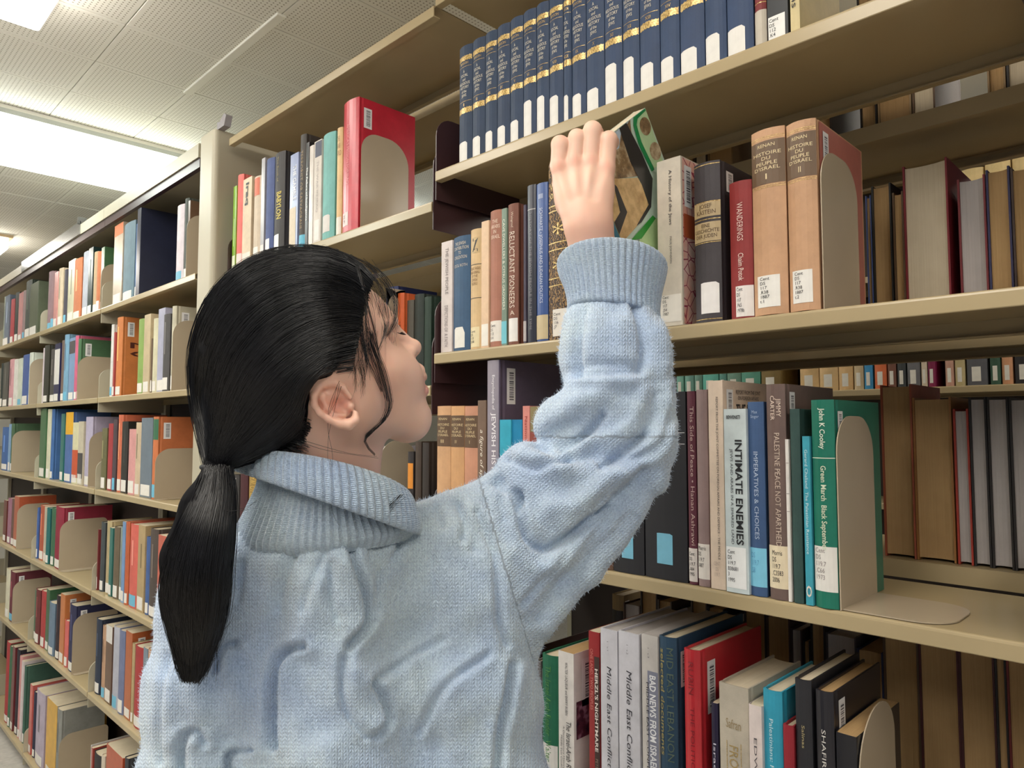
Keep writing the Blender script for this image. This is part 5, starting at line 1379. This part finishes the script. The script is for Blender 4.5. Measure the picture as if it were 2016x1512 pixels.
# opening at the bottom hem
sw.cone((420, 1850, 20), (920, 1850, 60), 105, 110, 12, op='sub')
Vs, Qs = sw.nets(); Vs = relax(Vs, Qs, 2, 0.5)
Ns = vnormals(Vs, Qs)
front = np.clip((-Ns[:, 2] + 0.25) / 0.5, 0, 1)
uvp = Vs[:, :2].copy()
disp = np.zeros(len(Vs), np.float32)
def bump_line(pts, hgt, sig):
    L = smooth_line(pts, 14)
    lo_, hi_ = L.min(0) - 3 * sig, L.max(0) + 3 * sig
    i = np.where((uvp[:, 0] > lo_[0]) & (uvp[:, 0] < hi_[0]) & (uvp[:, 1] > lo_[1]) & (uvp[:, 1] < hi_[1]) & (front > 0))[0]
    disp[i] += hgt * np.exp(-(seg_dist(uvp[i], L) / sig) ** 2) * front[i]
def crease(pts, depth, sig): bump_line(pts, -depth, sig)
def ridge(pts, hgt, sig): bump_line(pts, hgt, sig)
# cable lobes on the back: raised bodies and the grooves around them
for pts in [[(560, 1320), (575, 1400), (590, 1500)], [(500, 1290), (510, 1380), (500, 1480)], [(700, 1330), (720, 1400), (740, 1430)], [(680, 1110), (690, 1180), (690, 1230)], [(620, 1150), (600, 1220), (590, 1260)],
            [(395, 1470), (400, 1540)], [(500, 1510), (510, 1580)], [(380, 1330), (390, 1400)], [(455, 1300), (465, 1380)], [(640, 1480), (660, 1560)], [(800, 1300), (830, 1420), (840, 1520)], [(880, 1350), (900, 1480)],
            [(760, 1060), (780, 1120)], [(540, 1110), (520, 1200), (510, 1250)], [(330, 1350), (335, 1460)]]:
    ridge(pts, 13, 26)
for pts, dp in [([(426, 1318), (430, 1292), (443, 1271), (462, 1268)], 12), ([(541, 1470), (539, 1402), (543, 1340), (552, 1302), (568, 1281), (596, 1274)], 18), ([(357, 1512), (361, 1465), (372, 1444), (389, 1442), (402, 1462)], 16), ([(449, 1516), (453, 1490), (464, 1482), (500, 1481)], 16),
            ([(677, 1298), (674, 1373), (694, 1423), (723, 1453), (744, 1449), (765, 1419), (757, 1382), (738, 1350)], 11), ([(652, 1110), (651, 1181), (664, 1216)], 8), ([(690, 1078), (698, 1114), (723, 1189), (724, 1227), (702, 1254), (688, 1272)], 15),
            ([(940, 1009), (964, 1062), (976, 1102), (980, 1143), (984, 1224), (996, 1266)], 9), ([(1017, 975), (1030, 1040), (1045, 1072), (1085, 1080), (1146, 1036), (1200, 1000)], 16), ([(1271, 855), (1230, 890), (1184, 922)], 13), ([(1206, 909), (1260, 898), (1293, 872), (1310, 820), (1318, 770)], 10),
            ([(1249, 601), (1262, 650), (1267, 690), (1260, 730)], 12), ([(1150, 615), (1143, 680), (1140, 740)], 7), ([(1140, 745), (1190, 740), (1245, 735)], 8), ([(1105, 880), (1150, 862), (1185, 820)], 12), ([(1000, 905), (1060, 925), (1120, 905)], 10),
            ([(1010, 1310), (1000, 1380), (985, 1440), (980, 1512)], 15), ([(1230, 1010), (1150, 1100), (1060, 1220)], 8), ([(1180, 985), (1110, 1090), (1030, 1190)], 6), ([(903, 992), (915, 1030), (912, 1060)], 8), ([(955, 985), (965, 1010)], 7), ([(775, 1020), (782, 1070), (770, 1100)], 8),
            ([(580, 1090), (560, 1150), (548, 1200)], 6), ([(640, 1090), (610, 1160), (600, 1200)], 6), ([(480, 1110), (470, 1180)], 6), ([(330, 1290), (320, 1400), (316, 1500)], 7), ([(870, 1260), (800, 1300), (740, 1340)], 6), ([(960, 1290), (880, 1350), (820, 1440)], 7), ([(745, 1130), (740, 1200)], 6), ([(850, 1100), (858, 1180)], 5)]:
    crease(pts, dp * 1.7, 9); ridge([(a + 14, b + 4) for a, b in pts], dp * 0.55, 15); ridge([(a - 14, b - 4) for a, b in pts], dp * 0.55, 15)
for pts in [[(1030, 1010), (1060, 1050)], [(1110, 1030), (1190, 950), (1240, 930)], [(1150, 1130), (1250, 985)], [(1290, 950), (1300, 860), (1300, 790)], [(1170, 640), (1165, 720)], [(1220, 640), (1225, 700)], [(1290, 660), (1300, 720)], [(1060, 900), (1110, 925)], [(1120, 800), (1190, 770)]]:
    ridge(pts, 13, 20)
# broad folds of the raised sleeve
for pts, hg, sg in [([(1030, 985), (1050, 1050), (1090, 1078), (1150, 1040), (1205, 985)], -15, 24), ([(1010, 1090), (1060, 1120), (1120, 1100), (1190, 1040)], 14, 22), ([(1085, 1000), (1130, 990), (1190, 940)], 16, 22),
                    ([(1262, 925), (1190, 1020), (1110, 1130), (1040, 1220)], -15, 13), ([(1292, 935), (1225, 1040), (1140, 1150), (1070, 1240)], 13, 16), ([(1225, 940), (1160, 1030), (1080, 1120)], 12, 16),
                    ([(1312, 760), (1308, 840), (1275, 900), (1215, 935)], 13, 13), ([(1290, 780), (1280, 840), (1240, 880), (1180, 905)], -13, 11), ([(1265, 770), (1245, 830), (1200, 862), (1150, 880)], 12, 14),
                    ([(1060, 885), (1120, 905), (1170, 890)], -13, 13), ([(1030, 900), (1090, 930), (1140, 935)], 12, 17), ([(1130, 760), (1180, 748), (1240, 752)], 13, 15), ([(1120, 735), (1180, 722), (1250, 724)], -10, 11),
                    ([(1130, 630), (1122, 690), (1128, 730)], 9, 14), ([(1185, 620), (1190, 690), (1188, 720)], 8, 20), ([(1290, 640), (1302, 700), (1300, 740)], 10, 13), ([(1140, 800), (1190, 790), (1230, 800)], 9, 20),
                    ([(905, 1000), (930, 1040), (935, 1080)], -9, 10), ([(860, 1000), (872, 1035)], -8, 9), ([(985, 985), (995, 1020)], -9, 10)]:
    bump_line(pts, hg, sg)
# gentle unevenness of heavy knit
disp += (3.0 * np.sin(Vs[:, 0] * 0.043 + 1.3 * np.sin(Vs[:, 1] * 0.031)) * np.sin(Vs[:, 1] * 0.037 + 0.7)).astype(np.float32)
Vs = Vs + Ns * disp[:, None]
Vs = relax(Vs, Qs, 1, 0.35)
sweater = np_mesh('sweater', W(Vs), Qs, M['wool'])
def knit_uv(o, P, Q, su=11.0, sv=7.5, ang=None):
    """stitch coordinates: across and along the knit"""
    uvl = o.data.uv_layers.new(name='knit')
    U, Vv = P[:, 0] / su, P[:, 1] / sv
    # the raised sleeve is knitted along the arm
    arm = np.clip((P[:, 0] - 960 + (1200 - P[:, 1]) * 0.3) / 120, 0, 1) * (P[:, 1] < 1330)
    ca_, sa_ = math.cos(0.85), math.sin(0.85)
    U2 = (P[:, 0] * ca_ + P[:, 1] * sa_) / su; V2 = (-P[:, 0] * sa_ + P[:, 1] * ca_) / sv
    low = (arm > 0.5) & (P[:, 1] > 860)
    U = np.where(low, U2, U); Vv = np.where(low, V2, Vv)
    uvv = np.stack([U, Vv], 1)[Q.ravel()].astype(np.float32)
    uvl.data.foreach_set('uv', uvv.ravel())
knit_uv(sweater, Vs, Qs)
add_part(sweater)

# loose fibres standing off the wool
def fuzz(name, V, N_, count, parent, lo, hi):
    i = RNG.integers(0, len(V), count)
    i = i[(N_[i, 2] < 0.35) & (V[i, 1] < 1560)]
    P, nn = V[i], N_[i]; m = len(i)
    tdir = RNG.normal(0, 1, (m, 3)); d = nn * RNG.uniform(0.25, 0.9, (m, 1)) + tdir * 0.55
    d /= np.linalg.norm(d, axis=1, keepdims=True)
    sd = np.cross(d, [0, 0, 1.0]); sd /= np.maximum(np.linalg.norm(sd, axis=1, keepdims=True), 1e-6)
    ln = RNG.uniform(lo, hi, (m, 1))
    base = P - nn * 0.5
    VV = np.stack([base - sd * 0.28, base + sd * 0.28, base + d * ln * 0.6 + sd * 0.2 + tdir * 0.5, base + d * ln + nn * -1.0], 1).reshape(-1, 3)
    QQ = np.arange(m * 4).reshape(-1, 4)
    o = np_mesh(name, W(VV), QQ, M['fibre'], smooth=False); o.parent = parent; o['kind'] = 'stuff'
M['fibre'] = paint('wool_fibre', (206, 222, 240), 0.95, 0.05)
fuzz('wool_fuzz', Vs, vnormals(Vs, Qs), 70000, sweater, 4, 11)

def ring_tube(name, rings, nth, ribs, amp, amps, th=0.0, close=False):
    """lofted ribbed knit band; ring: (uc, wc, au, aw, v0, vr, vn)"""
    R = np.array(rings, float); m = len(rings)
    t = np.linspace(0, m - 1, (m - 1) * 9 + 1)
    sm = smooth_line(np.hstack([R, np.array(amps)[:, None] * 1.0]), len(t)) if m > 2 else None
    th_ = np.arange(nth) / nth * 2 * math.pi
    P = []
    for row in sm:
        uc, wc, au, aw, v0, vr, vn, am = row
        rb = (np.abs(np.cos(th_ * ribs / 2)) - 0.55) * am * amp
        P.append(np.stack([uc + (au + rb) * np.cos(th_), v0 + vr * np.cos(th_) + vn * np.sin(th_), wc - (aw + rb) * np.sin(th_)], 1))
    P = np.array(P); k = len(P)
    V = P.reshape(-1, 3)
    i, j = np.meshgrid(np.arange(k - 1), np.arange(nth), indexing='ij')
    a = i * nth + j; b = i * nth + (j + 1) % nth
    Q = np.stack([a, b, b + nth, a + nth], -1).reshape(-1, 4)
    o = np_mesh(name, W(V), Q, M['wool'])
    uvl = o.data.uv_layers.new(name='knit')
    U = np.tile(th_ / (2 * math.pi) * ribs * 1.0, k); Vv = np.repeat(np.arange(k) * 1.3, nth)
    uvl.data.foreach_set('uv', np.stack([U, Vv], 1)[Q.ravel()].astype(np.float32).ravel())
    return o
collar = ring_tube('collar', [(640, 5, 172, 138, 1072, -18, 20), (640, -2, 184, 150, 1042, -18, 24), (640, -12, 154, 146, 1000, 2, 8), (640, -18, 132, 140, 962, 20, -6), (638, -20, 152, 152, 938, 32, -28), (637, -20, 168, 164, 936, 36, -34), (638, -20, 180, 174, 948, 46, -26), (640, -20, 188, 180, 970, 58, -8), (640, -20, 186, 176, 988, 64, 0), (640, -20, 170, 160, 988, 62, -2)], 720, 66, 6.0, [1, 1, 1, 1, 1, 1, 1, 1, 1, 0.6])
add_part(collar, sweater)
cuff = ring_tube('cuff', [(1166, 258, 50, 42, 560, 8, -18), (1180, 256, 72, 60, 516, 6, -34), (1200, 252, 98, 82, 514, 3, -46), (1205, 251, 107, 92, 522, 1, -52), (1206, 249, 104, 90, 540, 2, -50), (1207, 246, 95, 84, 570, 6, -40), (1208, 242, 90, 80, 600, 9, -32), (1209, 240, 89, 80, 618, 10, -28), (1209, 239, 78, 68, 622, 10, -24)], 560, 46, 5.0, [0.3, 0.5, 0.7, 1, 1, 1, 1, 1, 0.5])
add_part(cuff, sweater)

# -- hair: a solid mass with real strands laid over it
hv = Vol((350, 470, -330), (770, 960, 130), 3.0)
hv.ell((558, 673, -92), (173, 181, 142), 10, yaw=-0.3)
hv.cone((520, 760, -105), (432, 915, -140), 138, 32, 40)
hv.cone((560, 800, -90), (470, 900, -110), 96, 30, 30)
hv.cone((640, 560, -80), (690, 600, -60), 70, 62, 30)
x, y = hv.ax[0][:, None, None], hv.ax[1][None, :, None]
ub = np.interp(hv.ax[1], [470, 500, 540, 575, 610, 650, 700, 745, 800], [752, 748, 728, 722, 718, 712, 700, 692, 690])[None, :, None]
hv.F = np.maximum(hv.F, (x - ub) * 0.9)
vmax = np.interp(hv.ax[0], [350, 440, 500, 560, 596, 603, 607, 611, 626, 650, 690, 760], [935, 930, 912, 893, 866, 845, 800, 764, 748, 742, 738, 732])[:, None, None]
hv.F = np.maximum(hv.F, (y - vmax) * 0.8).astype(np.float32)
Vc, Qc = hv.nets(); Vc = relax(Vc, Qc, 3, 0.5)
pt_ = Vol((290, 880, -300), (480, 1350, -60), 3.2)
PT = [(427, 925, -160, 27), (408, 1005, -190, 54), (386, 1105, -200, 70), (382, 1190, -200, 65), (379, 1260, -195, 44), (376, 1318, -190, 17)]
pt_.chain(PT, 14, ws=1.15)
Vp, Qp = pt_.nets(); Vp = relax(Vp, Qp, 2, 0.5)
hair = np_mesh('hair', W(np.vstack([Vc, Vp])), np.vstack([Qc, Qp + len(Vc)]), M['hairmass'])
add_part(hair)

def heightmap(vol):
    Sg = vol.F < 0
    has = Sg.any(2); f = np.maximum(Sg.argmax(2), 1)
    i, j = np.meshgrid(np.arange(vol.n[0]), np.arange(vol.n[1]), indexing='ij')
    F0, F1 = vol.F[i, j, f - 1], vol.F[i, j, f]
    w = vol.ax[2][f - 1] + vol.h * np.clip(F0 / np.where(F0 - F1 == 0, 1, F0 - F1), 0, 1)
    w[~has] = np.nan
    return w
hf = heightmap(hd)
hm = heightmap(hv); hp = heightmap(pt_)
def sample(vol, H, u, v, dflt):
    i = np.clip(((u - vol.lo[0]) / vol.h).round().astype(int), 0, vol.n[0] - 1); j = np.clip(((v - vol.lo[1]) / vol.h).round().astype(int), 0, vol.n[1] - 1)
    w = H[i, j]
    return np.where(np.isnan(w), dflt, w)

STR = []     # strands: arrays (n,3) with radius
def strand(P, r0, r1=None): STR.append((np.asarray(P, np.float32), r0, r1 if r1 is not None else r0 * 0.4))
def strands_mesh(name, parent, mat):
    V, Q = [], []; base = 0
    for P, r0, r1 in STR:
        k = len(P)
        rr = np.linspace(r0, r1, k)[:, None]
        T = np.gradient(P, axis=0); T /= np.maximum(np.linalg.norm(T, axis=1, keepdims=True), 1e-6)
        A = np.cross(T, [0, 0, 1.0]); A /= np.maximum(np.linalg.norm(A, axis=1, keepdims=True), 1e-6); B = np.cross(T, A)
        ring = np.stack([P + rr * A, P - 0.5 * rr * A + 0.87 * rr * B, P - 0.5 * rr * A - 0.87 * rr * B], 1)
        V.append(ring.reshape(-1, 3))
        i, j = np.meshgrid(np.arange(k - 1), np.arange(3), indexing='ij')
        a = base + i * 3 + j; b = base + i * 3 + (j + 1) % 3
        Q.append(np.stack([a, b, b + 3, a + 3], -1).reshape(-1, 4)); base += 3 * k
    o = np_mesh(name, W(np.vstack(V)), np.vstack(Q), mat)
    o.parent = parent
    STR.clear()
    return o

NP = 22
outer = smooth_line([(732, 546), (708, 520), (660, 494), (604, 485), (545, 491), (483, 515), (432, 557), (395, 612), (374, 680), (371, 740), (381, 815), (398, 880), (410, 922)], NP)
midl = smooth_line([(716, 600), (690, 590), (640, 586), (580, 600), (520, 640), (470, 700), (440, 770), (425, 840), (418, 885), (420, 922)], NP)
mid2 = smooth_line([(708, 660), (680, 668), (640, 682), (590, 712), (540, 752), (500, 800), (465, 850), (440, 890), (430, 922)], NP)
inner = smooth_line([(700, 730), (670, 734), (636, 742), (606, 776), (590, 835), (555, 872), (510, 896), (470, 912), (445, 924)], NP)
fam = [outer, midl, mid2, inner]
for q in range(3600):
    s = RNG.random() ** 0.9 * 2.999
    i = int(s); f = s - i
    C = fam[i] * (1 - f) + fam[i + 1] * f
    off = RNG.normal(0, 3.0, 2); bow = RNG.normal(0, 5.0)
    tt = np.linspace(0, 1, NP)
    u = C[:, 0] + off[0] + bow * np.sin(tt * math.pi * RNG.uniform(0.8, 1.6)); v = C[:, 1] + off[1] + 0.6 * bow * np.sin(tt * math.pi)
    a = int(RNG.uniform(0, 5)) if RNG.random() < 0.5 else 0
    w = sample(hv, hm, u, v, -92.0)
    w = np.convolve(np.pad(w, 2, mode='edge'), np.ones(5) / 5, 'valid') - 2.0 - RNG.uniform(0, 7.0)
    strand(np.stack([u, v, w], 1)[a:], RNG.uniform(0.55, 1.15), 0.5)
# hair growing up from the nape toward the tie
for q in range(260):
    f = RNG.random()
    a = np.array([560 + 60 * f, 885 - 50 * f]) + RNG.normal(0, 5, 2)
    L = smooth_line([tuple(a + (RNG.uniform(0, 26), RNG.uniform(0, 14))), tuple(a + (-30, -4)), (500 + RNG.normal(0, 6), 890 + RNG.normal(0, 5)), (440 + RNG.normal(0, 5), 920)], 10)
    w = sample(hv, hm, L[:, 0], L[:, 1], -150.0)
    strand(np.column_stack([L, w - 1]), 0.6, 0.4)
# stray short hairs above the crown
for q in range(150):
    t0 = RNG.uniform(0.03, 0.55); i = int(t0 * (NP - 1)); p = outer[i]; nxt = outer[min(NP - 1, i + 2)]
    d = (nxt - p) / (np.linalg.norm(nxt - p) + 1e-6); nrm = np.array([d[1], -d[0]])
    if nrm[1] > 0: nrm = -nrm
    ln = RNG.uniform(14, 50); lift = RNG.uniform(1, 9)
    L = smooth_line([tuple(p - d * 5 - nrm * 5), tuple(p + d * ln * 0.5 + nrm * lift), tuple(p + d * ln - nrm * RNG.uniform(0, 6))], 8)
    strand(np.column_stack([L, np.full(8, -92 + RNG.uniform(-50, 30))]), 0.4, 0.2)
# ponytail
pL = smooth_line([(403, 925), (388, 965), (356, 1030), (330, 1095), (317, 1160), (324, 1220), (340, 1270), (352, 1318), (360, 1338)], NP)
pR = smooth_line([(452, 925), (460, 970), (459, 1040), (454, 1110), (449, 1180), (437, 1240), (418, 1290), (402, 1325), (392, 1340)], NP)
for q in range(2200):
    f = RNG.random(); C = pL * (1 - f) + pR * f
    tt = np.linspace(0, 1, NP)
    u = C[:, 0] + RNG.normal(0, 2.5) + RNG.normal(0, 4) * np.sin(tt * math.pi * RNG.uniform(0.7, 2)); v = C[:, 1] + RNG.normal(0, 4)
    w = sample(pt_, hp, u, v, -195.0)
    w = np.convolve(np.pad(w, 3, mode='edge'), np.ones(7) / 7, 'valid') - 3.0 - RNG.uniform(0, 8.0)
    e = NP - int(abs(RNG.normal(0, 2.2)))
    strand(np.stack([u, v, w], 1)[:max(8, e)], RNG.uniform(0.55, 1.1), 0.35)
for q in range(60):   # loose ends at the tip and the right edge
    p = (RNG.uniform(345, 430), RNG.uniform(1240, 1310)); d = RNG.normal(0, 12)
    L = smooth_line([p, (p[0] + d * 0.4, p[1] + 25), (p[0] + d, min(1350, p[1] + RNG.uniform(30, 60)))], 7)
    strand(np.column_stack([L, np.full(7, -225.0)]), 0.6, 0.2)
for pts in [[(440, 1010), (475, 1002), (500, 990), (515, 978)], [(445, 1005), (480, 1004), (505, 985)], [(440, 1240), (452, 1228), (460, 1212)], [(445, 1020), (470, 1008), (490, 1003)]]:
    L = smooth_line(pts, 10); strand(np.column_stack([L, np.full(10, -232.0)]), 0.6, 0.3)
# face-framing locks and fringe wisps
def lock(pts, nst, spread, wbase, r=0.75, ws_=True):
    L0 = smooth_line(pts, 26)
    for q in range(nst):
        tt = np.linspace(0, 1, 26); k = RNG.normal(0, spread)
        L = L0 + np.stack([k * np.sin(tt * math.pi) + RNG.normal(0, 0.9), RNG.normal(0, 1.0) + 0.3 * k * np.sin(tt * math.pi * 1.3)], 1)
        wf = np.interp(tt, np.linspace(0, 1, len(wbase)), wbase)
        w = np.minimum(np.minimum(sample(hd, hf, L[:, 0], L[:, 1], 999.0), sample(hv, hm, L[:, 0], L[:, 1], 999.0)) - 4.0, wf + 40 * (np.array(wbase).max() > -100))
        w = np.convolve(np.pad(w, 3, mode='edge'), np.ones(7) / 7, 'valid') + RNG.normal(0, 2)
        strand(np.column_stack([L, w]), r, 0.3)
lock([(700, 525), (716, 575), (722, 620), (735, 680), (748, 720), (758, 755), (765, 785), (763, 812), (748, 834), (728, 850), (718, 862), (722, 878), (738, 895)], 12, 5, [-110, -130, -138, -140, -146, -150, -146, -120], 0.6)
lock([(702, 520), (714, 570), (722, 640), (736, 690), (752, 730), (764, 778), (766, 800), (755, 828), (735, 848), (720, 860)], 20, 4.5, [-110, -130, -138, -142, -146, -150, -146, -136], 0.6)
lock([(705, 522), (712, 580), (716, 640), (724, 700), (738, 735), (752, 770)], 16, 5, [-110, -130, -140, -142, -146, -146], 0.55)
lock([(690, 505), (735, 545), (756, 590), (762, 640), (752, 670), (744, 690)], 7, 3, [-90, -95, -100, -105, -110, -112], 0.5)
lock([(690, 502), (740, 535), (772, 575), (784, 610), (776, 640), (760, 665), (747, 690)], 9, 4, [-85, -80, -72, -75, -90, -105, -112], 0.5)
lock([(680, 500), (735, 525), (765, 555), (778, 590), (775, 625), (765, 650)], 9, 4, [-80, -70, -60, -60, -70, -80], 0.5)
lock([(700, 510), (730, 560), (745, 600), (757, 640), (752, 668)], 5, 3, [-90, -100, -105, -108, -112], 0.5)
lock([(710, 560), (725, 605), (737, 650), (745, 690)], 8, 2, [-120, -126, -128, -124], 0.5)
for q in range(150):   # sparse temple hair
    f = RNG.random(); a = (RNG.uniform(690, 722) , 560 + 165 * f); ln = RNG.uniform(25, 75)
    bend = RNG.uniform(-14, 16)
    L = smooth_line([a, (a[0] + 4 + 0.3 * bend, a[1] + ln * 0.5), (a[0] + bend, a[1] + ln)], 8)
    strand(np.column_stack([L, sample(hd, hf, L[:, 0], L[:, 1], -160.0) - RNG.uniform(1, 6)]), RNG.uniform(0.28, 0.5), 0.15)
for q in range(26):    # wisps over the forehead and beyond the brow
    a = np.array([RNG.uniform(690, 735), RNG.uniform(505, 550)]); e = np.array([RNG.uniform(735, 785), RNG.uniform(600, 690)])
    m_ = (a + e) / 2 + np.array([RNG.uniform(6, 28), RNG.uniform(-22, -4)])
    L = smooth_line([tuple(a), tuple(m_), tuple(e)], 14)
    w = np.minimum(sample(hd, hf, L[:, 0], L[:, 1], 999.0) - 3.0, S(720) - 40 + RNG.uniform(-30, 30))
    strand(np.column_stack([L, np.convolve(np.pad(w, 2, mode='edge'), np.ones(5) / 5, 'valid')]), RNG.uniform(0.3, 0.55), 0.18)
for pts in [[(672, 760), (664, 785), (650, 812), (640, 830)], [(664, 758), (656, 790), (647, 815)], [(668, 755), (660, 800), (648, 850), (645, 900), (650, 940)], [(668, 750), (648, 800), (646, 850), (655, 900), (648, 960), (655, 1010), (668, 1035)], [(600, 868), (640, 880), (690, 893), (742, 899)], [(596, 872), (640, 886), (700, 896), (745, 902)]]:
    L = smooth_line(pts, 16); strand(np.column_stack([L, np.interp(L[:, 1], [750, 900, 1040], [-212, -190, -185])]), 0.55, 0.3)
for q in range(9):   # long ends resting on the collar
    o_ = RNG.normal(0, 6); L = smooth_line([(790 + o_, 975 + RNG.normal(0, 3)), (770 + o_, 995), (750 + o_, 1016 + RNG.normal(0, 4))], 8); strand(np.column_stack([L, np.full(8, -150.0)]), 0.5, 0.3)
strands = strands_mesh('hair_strands', hair, M['hair']); strands['kind'] = 'stuff'
# lashes and eyebrow
for q in range(14):
    f = q / 13; a = np.array([782 + 8 * f, 655 + 3 * f]); L = smooth_line([tuple(a), tuple(a + (5, 1)), tuple(a + (10, -2 + 3 * f))], 5)
    strand(np.column_stack([L, np.linspace(-58, -50, 5) + 12 * f]), 0.8, 0.3)
for q in range(60):
    f = RNG.random(); a = np.array([752 + 26 * f, 628 + 4 * f + RNG.normal(0, 2.5)]); L = smooth_line([tuple(a), tuple(a + (4, 3)), tuple(a + (7, 8))], 5)
    strand(np.column_stack([L, np.full(5, S(752) - 70 + 50 * f)]), 0.5, 0.25)
lashes = strands_mesh('lashes', body, M['lash']); lashes['kind'] = 'stuff'
# elastic tie
th_ = np.arange(32) / 32 * 2 * math.pi; ph = np.arange(10) / 10 * 2 * math.pi
V = []
for a in th_:
    for b_ in ph:
        rr = 29 + 6 * math.cos(b_)
        V.append((427 + rr * math.cos(a), 924 + 5.5 * math.sin(b_) + 4 * math.cos(a), -160 - rr * math.sin(a) * 0.95))
i, j = np.meshgrid(np.arange(32), np.arange(10), indexing='ij')
Q = np.stack([i * 10 + j, i * 10 + (j + 1) % 10, ((i + 1) % 32) * 10 + (j + 1) % 10, ((i + 1) % 32) * 10 + j], -1).reshape(-1, 4)
tie = np_mesh('hair_tie', W(np.array(V, float)), Q, M['elastic']); tie.parent = hair

# -- trousers and shoes, below the frame, standing on the floor
hipL, hipR = W(np.array([[500, 1790, 30]]))[0], W(np.array([[840, 1790, 50]]))[0]
tv = Vol((-1.15, 0.05, FLOOR), (-0.15, 0.95, 1.12), 0.012)
ankL = np.array([hipL[0] - 0.02, hipL[1] + 0.02, FLOOR + 0.07]); ankR = np.array([hipR[0] + 0.0, hipR[1] + 0.03, FLOOR + 0.07])
for h_, k_ in ((hipL, ankL), (hipR, ankR)):
    kn_ = (h_ + k_) / 2 + np.array([0.02, 0.03, 0]); hz = h_.copy(); hz[2] = 0.90
    tv.cone(hz, kn_, 0.105, 0.075, 0.03); tv.cone(kn_, k_, 0.075, 0.062, 0.02)
hm_ = (hipL + hipR) / 2
tv.cone((hipL[0], hipL[1], 0.93), (hipR[0], hipR[1], 0.93), 0.10, 0.10, 0.04); tv.cone((hm_[0], hm_[1], 0.93), (hm_[0], hm_[1], 1.04), 0.13, 0.12, 0.04)
Vt, Qt = tv.nets()
add_part(np_mesh('trousers', Vt, Qt, M['denim']))
for k_ in (ankL, ankR):
    sv_ = Vol((k_[0] - 0.2, k_[1] - 0.15, FLOOR), (k_[0] + 0.2, k_[1] + 0.3, FLOOR + 0.16), 0.008)
    sv_.cone((k_[0], k_[1], FLOOR + 0.05), (k_[0] + 0.06, k_[1] + 0.15, FLOOR + 0.045), 0.045, 0.040, 0.02); sv_.cone((k_[0], k_[1], FLOOR + 0.05), (k_[0], k_[1], FLOOR + 0.10), 0.045, 0.05, 0.02)
    sv_.F[:, :, 0] = 1.0
    Vq, Qq = sv_.nets(); add_part(np_mesh('shoe', Vq, Qq, M['shoe']))
tag(person, 'woman with black ponytail in pale blue cable-knit sweater reaching for a book', 'person')
flush_texts()
